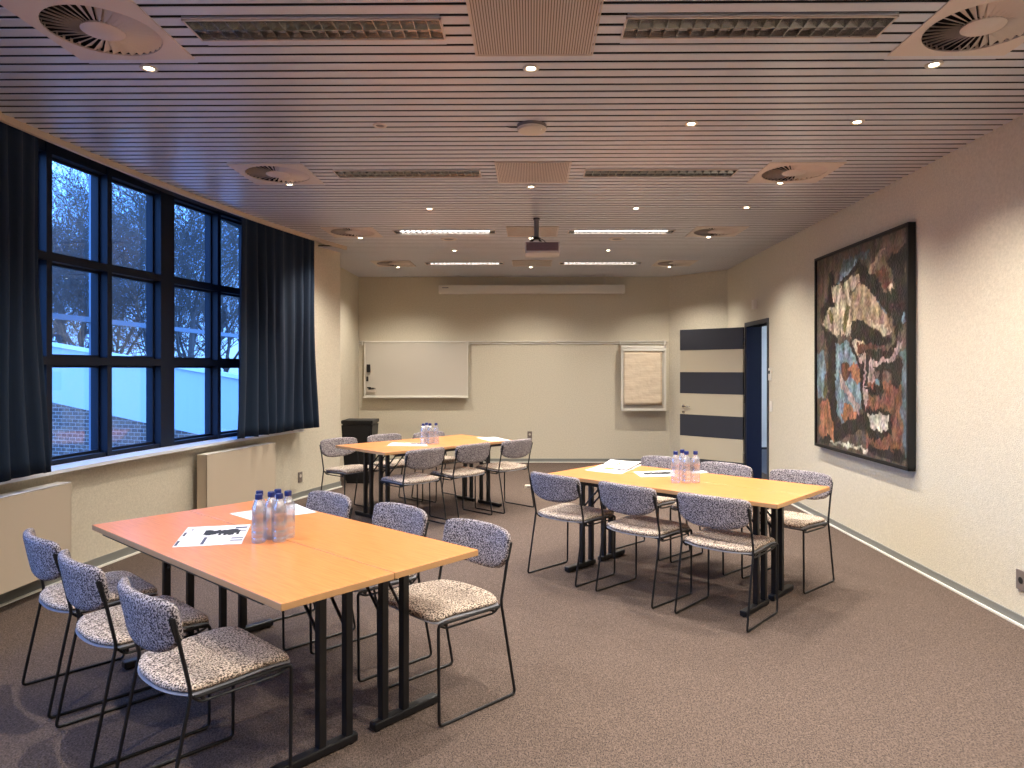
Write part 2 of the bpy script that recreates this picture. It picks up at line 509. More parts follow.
# curtains
def curtain(label, a0, a1, z0, z1, folds, seed, flare=0.0, amp=.045, off=.13):
    rnd = random.Random(seed)
    ph = [rnd.uniform(0, 2 * PI) for _ in range(4)]
    bm = bmesh.new()
    nu, nv = folds * 12, 22
    gr = []
    for j in range(nv + 1):
        t = j / nv; z = z1 + (z0 - z1) * t
        row = []
        for i in range(nu + 1):
            s = i / nu
            a = a0 + (a1 - a0) * s
            a += flare * t * t * ((s - .5) * 2) * (a1 - a0) * .5
            w = math.sin(2 * PI * folds * s + .7 * math.sin(2 * PI * 1.7 * s + ph[0]) + .35 * t * math.sin(5 * s + ph[1]))
            w = math.copysign(abs(w) ** .75, w)
            am = amp * (.55 + .5 * t) * (.8 + .3 * math.sin(9 * s + ph[2]))
            q = cp(a + .0009 * math.sin(7 * t + 11 * s + ph[3]) * t, off - am * w + .012 * math.sin(3 * t + 6 * s))
            row.append(bm.verts.new((q[0], q[1], z + .006 * math.sin(2 * PI * folds * s))))
        gr.append(row)
    for a, b in zip(gr, gr[1:]):
        for i in range(nu):
            bm.faces.new((a[i], a[i + 1], b[i + 1], b[i]))
    o = obj('curtain', bm, M['curtain'], smooth=80)
    md = o.modifiers.new('thickness', 'SOLIDIFY'); md.thickness = .004
    tag(o, label, 'curtain')
    return o
curtain('dark navy pleated curtain drawn to the left edge of the windows', .030, .0842, .835, 3.16, 9, 3, flare=.22)
curtain('dark navy pleated curtain hanging at the right end of the windows beside the bare wall', .2148, .2855, .838, 3.16, 8, 11, flare=.10, amp=.05)

# radiators
def radiator(label, y0, y1):
    a0, a1 = phi_at_y(y0, .22), phi_at_y(y1, .22)
    m = (a0 + a1) / 2
    c = cp(m, .22)
    t = thing('radiator', label, 'radiator', (c[0], c[1], 0), 0)
    def loc(bm):
        for v in bm.verts: v.co -= Vector((c[0], c[1], 0))
        return bm
    bm = bmesh.new(); p, q = cp(a0, .165), cp(a1, .165)
    obox(bm, p, q, .012, .14, .73, 0, 1); loc(bm)
    for k in range(28):
        pass
    obj('front_panel', bm, M['radiator'], t)
    bm = bmesh.new(); p2, q2 = cp(a0 + .0008, .18), cp(a1 - .0008, .18)
    obox(bm, p2, q2, .088, .155, .715, 0, 1); loc(bm)
    obj('convector_core', bm, M['radside'], t)
    for (u, w) in ((0, .006), (1, -.006)):
        bm = bmesh.new()
        d = Vector((q[0] - p[0], q[1] - p[1])).normalized()
        e = Vector(p) if u == 0 else Vector(q) + d * w
        f = e + d * abs(w)
        obox(bm, (e.x, e.y), (f.x, f.y), .105, .145, .725, 0, 1)
        loc(bm); obj('side_panel', bm, M['radiator'], t)
    bm = bmesh.new()
    d = Vector((q[0] - p[0], q[1] - p[1])); n = 46
    obox(bm, p, q, .105, .722, .731, 0, 1); loc(bm)
    obj('top_grille', bm, M['whitepaint'], t)
    bm = bmesh.new()
    e = Vector(q) + d.normalized() * .035; nn = Vector((-d.y, d.x)).normalized()
    tube(bm, [(e.x + nn.x * .10, e.y + nn.y * .10, .7), (e.x + nn.x * .04, e.y + nn.y * .04, .7)], .016, 10)
    tube(bm, [(e.x + nn.x * .07, e.y + nn.y * .07, .7), (Vector(q) + nn * .07).to_tuple() + (.7,)], .009, 8)
    loc(bm); obj('valve', bm, M['beige_pl'], t)
    for s in (.12, .88):
        bm = bmesh.new()
        w = Vector(p).lerp(Vector(q), s) + nn * .105
        tube(bm, [(w.x, w.y, .45), (w.x + nn.x * .052, w.y + nn.y * .052, .45)], .012, 8)
        loc(bm); obj('wall_bracket', bm, M['radside'], t)
    return t
radiator('cream panel radiator on the curved wall right behind the front left table', 6.42, 7.5)
radiator('cream panel radiator at the left edge below the drawn curtain', 3.2, 4.86)

# ------------------------------------------------------------------ door
ux = Vector((XR(D1) - XR(D0), D1 - D0)).normalized(); nx = Vector((ux.y, -ux.x))   # nx points out of the room (+x)
bm = bmesh.new()
FW = .05
def jamb(y0, y1, z0, z1, t0=-.012, t1=.205):
    p, q = Vector((XR(y0), y0)) + nx * t0, Vector((XR(y1), y1)) + nx * t0
    obox(bm, p, q, t1 - t0, z0, z1, side=-1)
jamb(D0 - .045, D0, 0, DH + .0)
jamb(D1, D1 + .05, 0, DH)
jamb(D0 - .045, D1 + .05, DH, DH + .055)
d1 = struct('door_1', bm, M['charcoal'])
bm = bmesh.new()
jamb(D1 - .03, D1 - .001, 0, DH - .002, -.002, .20)
jamb(D0 + .001, D0 + .012, 0, DH - .002, -.002, .20)
obj('jamb_lining', bm, M['navydoor'], d1)

# open striped leaf, hinged on the far jamb
hp = Vector((XR(D1) - .03, D1 + .03)); fp = Vector((2.21, 10.36))
dl = (fp - hp); L_ = dl.length
leaf = thing('door_leaf', '', 'door')
del leaf['label']; del leaf['category']
leaf.name = 'door_2'; leaf['kind'] = 'structure'
leaf.location = (hp.x, hp.y, 0); leaf.rotation_euler = (0, 0, math.atan2(dl.y, dl.x))
bm = bmesh.new(); box(bm, 0, L_, -.018, .018, .008, 2.095, .002)
obj('leaf_panel', bm, M['cream'], leaf)
bounds = [(1.795, 2.0955), (1.165, 1.475), (.545, .858), (.0075, .225)]
bm = bmesh.new()
for z0, z1 in bounds:
    box(bm, -.0005, L_ + .0005, -.0195, .0195, z0, z1)
obj('dark_stripes', bm, M['charcoal'], leaf)
h = bmesh.new()
for s in (-1, 1):
    disc_c = (L_ - .065, s * .02, .0)
    tube(h, [(L_ - .06, s * .018, .975), (L_ - .06, s * .028, .975)], .025, 16)
    tube(h, fillet([(L_ - .06, s * .02, .975), (L_ - .06, s * .06, .975), (L_ - .18, s * .06, .975)], .02), .009, 10)
    tube(h, [(L_ - .06, s * .018, .89), (L_ - .06, s * .027, .89)], .022, 16)
obj('door_handle', h, M['chrome'], leaf, smooth=True)
bm = bmesh.new()
for z in (.25, 1.05, 1.85):
    tube(bm, [(-.012, 0, z), (-.012, 0, z + .1)], .009, 8)
obj('hinge', bm, M['chrome'], leaf)
# corridor beyond
bm = bmesh.new(); box(bm, 3.15, 7.0, 8.0, 13.5, -.12, -.001)
struct('floor_corridor', bm, M['corrfloor'])
bm = bmesh.new(); box(bm, 3.15, 7.0, 13.3, 13.5, 0, 2.9); box(bm, 6.8, 7, 8.0, 13.3, 0, 2.9); box(bm, 3.15, 7, 7.9, 8.0, 0, 2.9)
box(bm, 3.15, 3.25, 10.7, 13.3, 0, 2.9)
struct('wall_corridor', bm, M['corridorwall'])
bm = bmesh.new(); box(bm, 3.15, 7.0, 7.9, 13.5, 2.9, 3.0)
struct('ceiling_corridor', bm, M['corridorwall'])
bm = bmesh.new(); box(bm, 3.26, 6.78, 13.28, 13.3, 0, .04)
struct('baseboard_corridor', bm, M['charcoal'])
t = thing('corridor_light', 'bluish ceiling light in the corridor beyond the open door', 'light', (4.4, 10.6, 2.88))
bm = bmesh.new(); box(bm, -.3, .3, -.3, .3, 0, .02); obj('frame', bm, M['whitepaint'], t)
bm = bmesh.new(); box(bm, -.27, .27, -.27, .27, -.004, .0); obj('diffuser', bm, emis('corridor_lamp', (.78, .90, 1, 1), 90), t)

# ------------------------------------------------------------------ wall fittings
def wallplate(name, label, cat, y, z, w, h, m, proud=.012, detail=None):
    x = XR(y)
    t = thing(name, label, cat, (x, y, z), math.atan(-.0095))
    bm = bmesh.new(); box(bm, -proud, 0, -w / 2, w / 2, -h / 2, h / 2, .003); obj('plate', bm, m, t)
    bm = bmesh.new()
    if detail == 'socket':
        tube(bm, [(-proud - .001, 0, 0), (-proud + .002, 0, 0)], .02, 16)
        obj('socket', bm, M['ink'], t)
    elif detail == 'thermo':
        box(bm, -proud - .003, -proud + .001, -w * .3, w * .3, h * .05, h * .3); obj('display', bm, M['ink'], t)
    else:
        box(bm, -proud - .004, -proud + .001, -w * .3, w * .3, -h * .3, h * .3, .001); obj('rocker', bm, m, t)
    return t
wallplate('wall_socket', 'dark grey wall socket low on the right wall', 'socket', 4.17, .27, .085, .12, M['taupe_pl'], detail='socket')
wallplate('thermostat', 'small white thermostat with a dark display right of the door frame', 'thermostat', 8.64, 1.455, .08, .15, M['whitepaint'], .02, 'thermo')
wallplate('light_switch', 'small white light switch below the thermostat beside the door', 'switch', 8.62, 1.06, .075, .13, M['whitepaint'], .012)
wallplate('motion_sensor', 'small white box sensor high on the wall above the door', 'sensor', 9.25, 2.37, .11, .12, M['whitepaint'], .035)
def plate_at(name, label, loc, rz, w, h, m):
    t = thing(name, label, 'socket', loc, rz)
    bm = bmesh.new(); box(bm, -w / 2, w / 2, -.01, 0, -h / 2, h / 2, .003); obj('plate', bm, m, t)
    bm = bmesh.new(); tube(bm, [(0, -.012, h * .12), (0, -.008, h * .12)], min(w, h) * .25, 14); obj('socket', bm, M['beige_pl'] if m is M['taupe_pl'] else M['ink'], t)
plate_at('wall_socket', 'brown grey wall socket on the back wall behind the chairs', (-.02, YB, .44), 0, .075, .13, M['taupe_pl'])
a_ = phi_at_y(8.2, .33); c_ = cp(a_, .33)
plate_at('wall_socket', 'dark wall socket on the curved wall right of the radiator', (c_[0], c_[1], .25), PI / 2 - a_, .08, .12, M['taupe_pl'])
t = thing('floor_socket', 'small white floor outlet on the carpet between the two rear tables', 'socket', (-.03, 8.96, 0))
bm = bmesh.new(); box(bm, -.05, .05, -.04, .04, 0, .035, .006); obj('housing', bm, M['beige_pl'], t)
bm = bmesh.new(); box(bm, -.02, .02, -.043, -.039, .01, .025); obj('socket', bm, M['grey_pl'], t)

# ------------------------------------------------------------------ ceiling fittings
rown = ['row nearest the lens', 'second row from the lens', 'third row from the lens', 'row by the back wall']

def swirl_proto(loc, label):
    S, Rr, Rh = .277, .236, .088
    t = thing('swirl_diffuser', label, 'air vent', loc, 0, 'square swirl air diffusers in the ceiling')
    bm = bmesh.new(); n = 48; z0, z1 = -.004, .002
    def sq(a):
        c, s = math.cos(a), math.sin(a); k = S / max(abs(c), abs(s)); return c * k, s * k
    ia, oa, ib, ob = [], [], [], []
    for k in range(n):
        a = 2 * PI * k / n + PI / 4
        x, y = sq(a)
        ia.append(bm.verts.new((Rr * math.cos(a), Rr * math.sin(a), z0))); oa.append(bm.verts.new((x, y, z0)))
        ib.append(bm.verts.new((Rr * math.cos(a), Rr * math.sin(a), z1 + .02))); ob.append(bm.verts.new((x, y, z1)))
    for k in range(n):
        l = (k + 1) % n
        bm.faces.new((ia[k], ia[l], oa[l], oa[k])); bm.faces.new((oa[k], oa[l], ob[l], ob[k])); bm.faces.new((ib[k], ib[l], ia[l], ia[k])); bm.faces.new((ib[k], ib[l], ob[l], ob[k]))
    obj('face_plate', bm, M['panel'], t)
    bm = bmesh.new(); lathe(bm, [(Rr, .004), (Rr, .021), (0, .021)], 40); obj('plenum', bm, M['void'], t)
    bm = bmesh.new(); lathe(bm, [(0, -.005), (Rh - .004, -.005), (Rh, -.002), (Rh, .006), (0, .006)], 32); obj('hub', bm, M['panel'], t, smooth=True)
    bm = bmesh.new(); nb = 36
    for k in range(nb):
        a = 2 * PI * k / nb; da = 2 * PI / nb * .43
        # tilted vane: leading edge low, trailing edge high
        q = []
        for (r, aa, z) in ((Rh, a - da, .012), (Rr, a - da + .12, .018), (Rr, a + da + .12, -.003), (Rh, a + da, -.003)):
            q.append((r * math.cos(aa), r * math.sin(aa), z))
        lo = [bm.verts.new(p) for p in q]; hi = [bm.verts.new((p[0], p[1], p[2] + .0015)) for p in q]
        bm.faces.new(lo[::-1]); bm.faces.new(hi)
        for e in range(4): bm.faces.new((lo[e], lo[(e + 1) % 4], hi[(e + 1) % 4], hi[e]))
    obj('vanes', bm, M['panel'], t)
    return t
sw = None
for k, yy in enumerate(ROWY):
    XL, XRR = XLS[k], XRS[k]
    for x, side in ((XL, 'on the window side'), (XRR, 'on the painting side')):
        lb = 'square swirl air diffuser ' + side + ', ' + rown[k]
        if sw is None: sw = swirl_proto((x, yy + .022, CZ - .001), lb)
        else: dup(sw, (x, yy + .022, CZ - .001), 0, lb)

# perforated centre panels
pp = None
for k, yy in enumerate(ROWY):
    lb = 'ribbed square panel along the ceiling middle, ' + rown[k]
    if pp is None:
        pp = thing('ribbed_ceiling_panel', lb, 'ceiling panel', (XM, yy, CZ), 0, 'ribbed panels along the middle of the ceiling')
        bm = bmesh.new(); s = .28; f = .006
        box(bm, -s, s, -s, -s + f, -.006, .004); box(bm, -s, s, s - f, s, -.006, .004); box(bm, -s, -s + f, -s, s, -.006, .004); box(bm, s - f, s, -s, s, -.006, .004)
        obj('frame', bm, M['panel'], pp)
        bm = bmesh.new(); n = 46
        for i in range(n):
            x0 = -s + f + (2 * s - 2 * f) * i / n
            box(bm, x0, x0 + (2 * s - 2 * f) / n * .62, -s + f, s - f, -.004, .001)
        obj('ribs', bm, M['panel'], pp)
        bm = bmesh.new(); box(bm, -s + f, s - f, -s + f, s - f, .002, .004); obj('backing', bm, M['radside'], pp)
    else:
        dup(pp, (XM, yy, CZ), 0, lb)

# luminaires
def luminaire(x0, x1, yy, lit, label):
    L = x1 - x0; w = .192; xc = (x0 + x1) / 2
    t = thing('louvre_light', label, 'ceiling light', (xc, yy, CZ), 0, 'long louvred ceiling lights')
    bm = bmesh.new(); f = .008
    for a in ((-L / 2, L / 2, -w / 2, -w / 2 + f), (-L / 2, L / 2, w / 2 - f, w / 2), (-L / 2, -L / 2 + f, -w / 2, w / 2), (L / 2 - f, L / 2, -w / 2, w / 2)):
        box(bm, a[0], a[1], a[2], a[3], -.007, .006)
    obj('frame', bm, M['panel'], t)
    # louvre: two rows of V shaped blades with a centre spine
    bm = bmesh.new(); n = 19; cw = (L - 2 * f) / n
    D = .02 if lit else .046
    kx = .0075 if lit else .013
    for i in range(n + 1):
        x = -L / 2 + f + cw * i
        for (ya, yb) in ((-w / 2 + f, -.004), (.004, w / 2 - f)):
            lo = [(x - .0015, ya), (x + .0015, ya), (x + .0015, yb), (x - .0015, yb)]
            hi = [(x - kx, ya), (x + kx, ya), (x + kx, yb), (x - kx, yb)]
            v0 = [bm.verts.new((max(-L / 2 + f, min(L / 2 - f, p[0])), p[1], -.005)) for p in lo]; v1 = [bm.verts.new((max(-L / 2 + f, min(L / 2 - f, p[0])), p[1], D)) for p in hi]
            for e in range(4): bm.faces.new((v0[e], v0[(e + 1) % 4], v1[(e + 1) % 4], v1[e]))
            bm.faces.new(v0)
    for (ya, yb, zt) in ((-.004, .004, .006 if lit else .03), ):
        v0 = [bm.verts.new(p) for p in ((-L / 2 + f, -.002, -.005), (L / 2 - f, -.002, -.005), (L / 2 - f, .002, -.005), (-L / 2 + f, .002, -.005))]
        kk = .002 if lit else .014
        v1 = [bm.verts.new(p) for p in ((-L / 2 + f, -kk, zt), (L / 2 - f, -kk, zt), (L / 2 - f, kk, zt), (-L / 2 + f, kk, zt))]
        for e in range(4): bm.faces.new((v0[e], v0[(e + 1) % 4], v1[(e + 1) % 4], v1[e]))
        bm.faces.new(v0)
    obj('louvre', bm, M['reflector'], t)
    bm = bmesh.new()
    pr = [(-w / 2 + f, 0), (-w / 2 + f + .004, .025), (-w / 4, .058), (0, .063), (w / 4, .058), (w / 2 - f - .004, .025), (w / 2 - f, 0)]
    for (p, q) in zip(pr, pr[1:]):
        bm.faces.new([bm.verts.new(c) for c in ((-L / 2 + f, p[0], p[1]), (L / 2 - f, p[0], p[1]), (L / 2 - f, q[0], q[1]), (-L / 2 + f, q[0], q[1]))])
    for sx in (-1, 1):
        bm.faces.new([bm.verts.new((sx * (L / 2 - f), p[0], p[1])) for p in pr])
    obj('reflector_tray', bm, M['reflector'], t)
    for ys in ((-.045, .045)):
        bm = bmesh.new()
        e = .07
        tube(bm, [(-L / 2 + e, ys, .019 if lit else .043), (L / 2 - e, ys, .019 if lit else .043)], .009, 8)
        obj('tube_lamp', bm, M['tube'] if lit else M['tubeoff'], t)
for k, yy in enumerate(ROWY):
    st = 'unlit' if k < 2 else 'glowing'
    luminaire(-1.50, -.385, yy + .015, k > 1, 'long %s ceiling light left of the panel, %s' % (st, rown[k]))
    luminaire(.405, 1.56, yy + .015, k > 1, 'long %s ceiling light right of the panel, %s' % (st, rown[k]))

# downlights
ld = bpy.data.lights.new('halogen', 'SPOT')
ld.energy = 160; ld.color = (1, .93, .84); ld.spot_size = math.radians(132); ld.spot_blend = 1.0; ld.shadow_soft_size = .018
dl0 = None
def downlight(x, y, label, on=True):
    global dl0
    loc = (x, y, CZ)
    if dl0 is None:
        t = thing('downlight', label, 'downlight', loc, 0, 'small halogen downlights in the slatted ceiling')
        bm = bmesh.new(); lathe(bm, [(.022, .004), (.026, -.004), (.040, -.005), (.043, .0), (.043, .004)], 20); obj('trim_ring', bm, M['beige_pl'], t, smooth=True)
        bm = bmesh.new(); lathe(bm, [(0, -.004), (.018, -.003), (.024, .001), (0, .003)], 16); obj('bulb', bm, M['bulb'], t, smooth=True)
        lo = bpy.data.objects.new('lamp_beam', ld); C.objects.link(lo); lo.parent = t; lo.location = (0, 0, -.03)
        dl0 = t
    else:
        dup(dl0, loc, 0, label)
rows = []
for k in range(4):
    y = 3.49 + 2.27 * k
    who = rown[k]
    sy = [3.47, 5.66, 7.98, 10.29][k]
    rows.append(([-1.905, -1.96, -1.95, -1.955][k], sy, 'lit downlight just behind the window side diffuser, ' + who))
    rows.append((0.0, y, 'lit downlight just behind the middle panel, ' + who))
    rows.append(([1.985, 2.01, 2.02, 2.03][k], sy, 'lit downlight just behind the painting side diffuser, ' + who))
mid = [(.98, 4.29, 'lit halogen downlight right of the round ceiling device'),
       (1.98, 4.27, 'lit halogen downlight nearest the painting, alone among bare slats'),
       (-.95, 6.54, 'lit downlight left of the projector pole, between second and third panel rows'),
       (.98, 6.54, 'lit downlight right of the projector pole, between second and third panel rows'),
       (2.0, 6.52, 'lit downlight near the right wall, between second and third panel rows'),
       (-.97, 8.85, 'lit downlight left of the middle, between the two glowing light rows'),
       (.975, 8.85, 'lit downlight right of the middle, between the two glowing light rows')]
for x, y, l in rows + mid:
    downlight(x, y, l)
# the same grid continues over the part of the room behind the lens
for x, y in ((-1.87, 1.22), (0, 1.22), (1.95, 1.22), (.98, 2.0), (1.98, 2.0), (0, -1.05), (1.95, -1.05)):
    downlight(x, y, 'lit downlight over the near end of the room, outside the picture')

def off_spot(x, y, label, r=.045):
    t = thing('unlit_spot', label, 'downlight', (x, y, CZ), 0)
    bm = bmesh.new(); lathe(bm, [(r * .5, .003), (r * .62, -.005), (r * .9, -.006), (r, 0), (r, .004)], 20); obj('trim_ring', bm, M['panel'], t, smooth=True)
    bm = bmesh.new(); disc(bm, (0, 0, 0), r * .55, -.002, .001, 16); obj('cover', bm, M['grey_pl'], t)
off_spot(-.93, 4.30, 'small unlit round spot among bare slats left of the round ceiling device')
off_spot(-.95, 8.08, 'pale flat unlit disc behind the left glowing light of the third row', .1)
off_spot(.99, 8.08, 'pale flat unlit disc behind the right glowing light of the third row', .1)

t = thing('ceiling_detector', 'round grey and white detector mounted on the slats ahead of the projector', 'detector', (.005, 4.31, CZ))
bm = bmesh.new(); lathe(bm, [(0, -.018), (.088, -.018), (.092, -.014), (.092, 0), (0, 0)], 32); obj('base', bm, M['grey_pl'], t, smooth=True)
bm = bmesh.new(); lathe(bm, [(0, -.045), (.06, -.043), (.084, -.036), (.09, -.027), (.088, -.018), (0, -.018)], 32); obj('cover', bm, M['beige_pl'], t, smooth=True)
bm = bmesh.new(); tube(bm, [(.055, -.05, -.038), (.055, -.05, -.046)], .006, 8); obj('indicator', bm, M['whitepaint'], t)
bm = bmesh.new(); tube(bm, fillet([(-.09, 0, -.012), (-.13, .0, -.012), (-.17, .02, .004)], .02), .004, 6); obj('cable', bm, M['blackpl'], t)

# projector
t = thing('ceiling_projector', 'beige projector hanging from the ceiling on a grey pole', 'projector', (.055, 6.95, CZ))
bm = bmesh.new(); lathe(bm, [(0, -.015), (.034, -.015), (.034, -.004), (.022, 0), (0, 0)], 20); obj('ceiling_flange', bm, M['black'], t, smooth=True)
bm = bmesh.new(); tube(bm, [(0, 0, -.01), (0, 0, -.2)], .024, 14); obj('pole', bm, M['polegrey'], t, smooth=True)
bm = bmesh.new()
box(bm, -.03, .03, -.03, .03, -.215, -.195, .003)
for sx in (-1, 1):
    for sy in (-1, 1):
        tube(bm, [(sx * .015, sy * .015, -.2), (sx * .07 - .01, sy * .07, -.262)], .006, 6)
tube(bm, fillet([(-.01, -.03, -.19), (-.05, -.09, -.2), (-.055, -.165, -.30)], .03), .005, 6)
tube(bm, fillet([(.0, -.03, -.19), (.03, -.1, -.22), (.075, -.15, -.255), (.09, -.165, -.28)], .03), .004, 6)
obj('bracket', bm, M['black'], t)
bm = bmesh.new(); box(bm, -.115, .225, -.16, .12, -.375, -.262, .012); obj('casing', bm, M['proj'], t, smooth=30)
bm = bmesh.new(); box(bm, -.1, .21, -.1635, -.158, -.352, -.272, .002); obj('rear_vents', bm, M['projvent'], t)
bm = bmesh.new(); tube(bm, [(.12, .11, -.315), (.12, .15, -.315)], .04, 18); obj('lens', bm, M['blackpl'], t, smooth=True)

# screen case
t = thing('projection_screen', 'long white rolled up projection screen case below the ceiling at the back', 'projection screen', (0.01, YB - .16, 2.80))
bm = bmesh.new(); box(bm, -1.49, 1.49, -.06, .06, -.07, .066, .012); obj('case', bm, M['whitepaint'], t, smooth=30)
bm = bmesh.new(); box(bm, -1.45, 1.45, -.012, .012, -.078, -.068); obj('screen_bar', bm, M['panel'], t)
for x in (-1.18, 1.17):
    bm = bmesh.new(); box(bm, x - .012, x + .012, -.012, .012, .06, .219); box(bm, x - .03, x + .03, -.03, .03, .06, .075, .003); obj('hanger', bm, M['beige_pl'], t)
bm = bmesh.new(); box(bm, -1.43, -1.33, -.0615, -.0595, .014, .024); obj('maker_mark', bm, M['inkgrey'], t)

# rail
t = thing('picture_rail', 'thin pale metal rail running along the back wall', 'rail', (-.25, YB, 1.955))
bm = bmesh.new(); box(bm, -2.56, 2.46, -.03, -.002, .004, .02, .003); obj('upper_rail', bm, M['whitepaint'], t)
bm = bmesh.new(); box(bm, -2.56, 2.46, -.018, -.002, -.03, -.012, .002); obj('lower_rail', bm, M['whitepaint'], t)
for x in (-2.5, -.77, 1.70, 2.42):
    bm = bmesh.new(); box(bm, x - .012, x + .012, -.04, -.001, -.05, .024, .002); obj('rail_bracket', bm, M['whitepaint'], t)

# whiteboard
t = thing('whiteboard', 'white magnetic whiteboard in a thin frame hanging from the rail', 'whiteboard', (-1.865, YB - .055, 1.52))
bm = bmesh.new(); box(bm, -.832, .832, -.006, .012, -.43, .43); obj('panel', bm, M['whiteboard'], t)
bm = bmesh.new()
for a in ((-.845, .845, .43, .445), (-.845, .845, -.445, -.43), (-.845, -.828, -.43, .43), (.828, .845, -.43, .43)):
    box(bm, a[0], a[1], -.014, .016, a[2], a[3], .003)
obj('frame', bm, M['whitepaint'], t)
bm = bmesh.new(); box(bm, -.845, .845, -.055, .01, -.47, -.447, .004); obj('pen_tray', bm, M['whitepaint'], t)
bm = bmesh.new()
for x in (-.7, .7): box(bm, x - .02, x + .02, .012, .052, -.3, -.26); box(bm, x - .02, x + .02, .012, .052, .26, .40)
obj('mount', bm, M['grey_pl'], t)
def mag(name, label, x, z, w, h, m, d=.02, cat='magnet'):
    bm = bmesh.new(); box(bm, x - w / 2, x + w / 2, YB - .062 - d, YB - .0615, z - h / 2, z + h / 2, .003)
    o = obj(name, bm, m); tag(o, label, cat); return o
X_ = lambda px: (px - 523.5) / 700 * 11.35 - .12
mag('board_eraser', 'black eraser stuck to the left side of the whiteboard', -2.635, 1.53, .055, .13, M['blackpl'], .03, 'eraser')
mag('magnet', 'small black magnet below the eraser on the whiteboard', -2.655, 1.36, .035, .08, M['blackpl'])
t = thing('marker_holder', 'small wire holder with markers low on the left side of the whiteboard', 'pen holder', (-2.585, YB - .062, 1.195))
bm = bmesh.new(); box(bm, -.07, .06, -.035, 0, -.05, -.01, .003); obj('holder', bm, M['beige_pl'], t)
bm = bmesh.new(); tube(bm, [(-.05, -.02, .0), (.04, -.02, .008)], .011, 8); tube(bm, [(-.07, -.02, .022), (-.01, -.025, .022)], .010, 8); obj('marker', bm, M['ink'], t)
bm = bmesh.new(); tube(bm, [(.0, -.02, .02), (.065, -.02, .005)], .008, 8); obj('marker', bm, M['chrome'], t)

# flipchart hanging on the rail
t = thing('flipchart', 'flipchart board with a cream paper pad hanging from the rail', 'flipchart', (1.81, YB - .13, 1.385))
bm = bmesh.new()
for a in ((-.36, -.325, -.52, .50), (.325, .36, -.52, .50), (-.36, .36, .47, .505), (-.36, .36, -.54, -.50)):
    box(bm, a[0], a[1], -.02, .02, a[2], a[3], .005)
obj('frame', bm, M['whitepaint'], t)
bm = bmesh.new(); box(bm, -.33, .33, .0, .014, -.5, .48); obj('board', bm, M['whiteboard'], t)
bm = bmesh.new(); box(bm, -.34, .34, -.045, .0, .42, .462, .006); obj('clamp_bar', bm, M['whitepaint'], t)
bm = bmesh.new()
n, mm = 14, 18; gr = []
for j in range(mm + 1):
    z = .42 - .86 * j / mm; row = []
    for i in range(n + 1):
        x = -.325 + .615 * i / n
        dz = .004 * math.sin(j * 1.7 + .4 * i) + .012 * (j / mm) ** 2
        row.append(bm.verts.new((x, -.018 - dz, z)))
    gr.append(row)
for a, b in zip(gr, gr[1:]):
    for i in range(n): bm.faces.new((a[i], a[i + 1], b[i + 1], b[i]))
o = obj('paper_pad', bm, M['flippaper'], t, smooth=80)
sd = o.modifiers.new('thick', 'SOLIDIFY'); sd.thickness = .01; sd.offset = 1
for x in (-.342, .342):
    bm = bmesh.new(); box(bm, x - .012, x + .012, .018, .1, .46, .53); obj('hanger', bm, M['beige_pl'], t)
    bm = bmesh.new(); box(bm, x - .012, x + .012, .018, .128, -.5, -.47); obj('spacer', bm, M['beige_pl'], t)

# black tapering pedestal
t = thing('black_pedestal', 'black tapering cabinet standing in the corner behind the rear left table', 'cabinet', (-2.27, 9.42, 0), .0)
def frus(bm, b, tp, z0, z1, bev=.01):
    lo = [bm.verts.new((x, y, z0)) for x, y in ((b[0], b[2]), (b[1], b[2]), (b[1], b[3]), (b[0], b[3]))]
    hi = [bm.verts.new((x, y, z1)) for x, y in ((tp[0], tp[2]), (tp[1], tp[2]), (tp[1], tp[3]), (tp[0], tp[3]))]
    bm.faces.new(lo[::-1]); bm.faces.new(hi)
    for k in range(4): bm.faces.new((lo[k], lo[(k + 1) % 4], hi[(k + 1) % 4], hi[k]))
    bmesh.ops.bevel(bm, geom=bm.edges[:], offset=bev, segments=2, affect='EDGES')
bm = bmesh.new(); frus(bm, (-.2, .12, -.16, .16), (-.24, .175, -.2, .2), .03, .79, .015); obj('body', bm, M['blackpl'], t, smooth=30)
bm = bmesh.new(); frus(bm, (-.242, .178, -.2, .2), (-.24, .182, -.2, .2), .792, .84, .006); obj('lid', bm, M['black'], t, smooth=30)
bm = bmesh.new(); frus(bm, (-.18, .12, -.14, .14), (-.18, .12, -.14, .14), 0, .032, .004); obj('plinth', bm, M['black'], t)

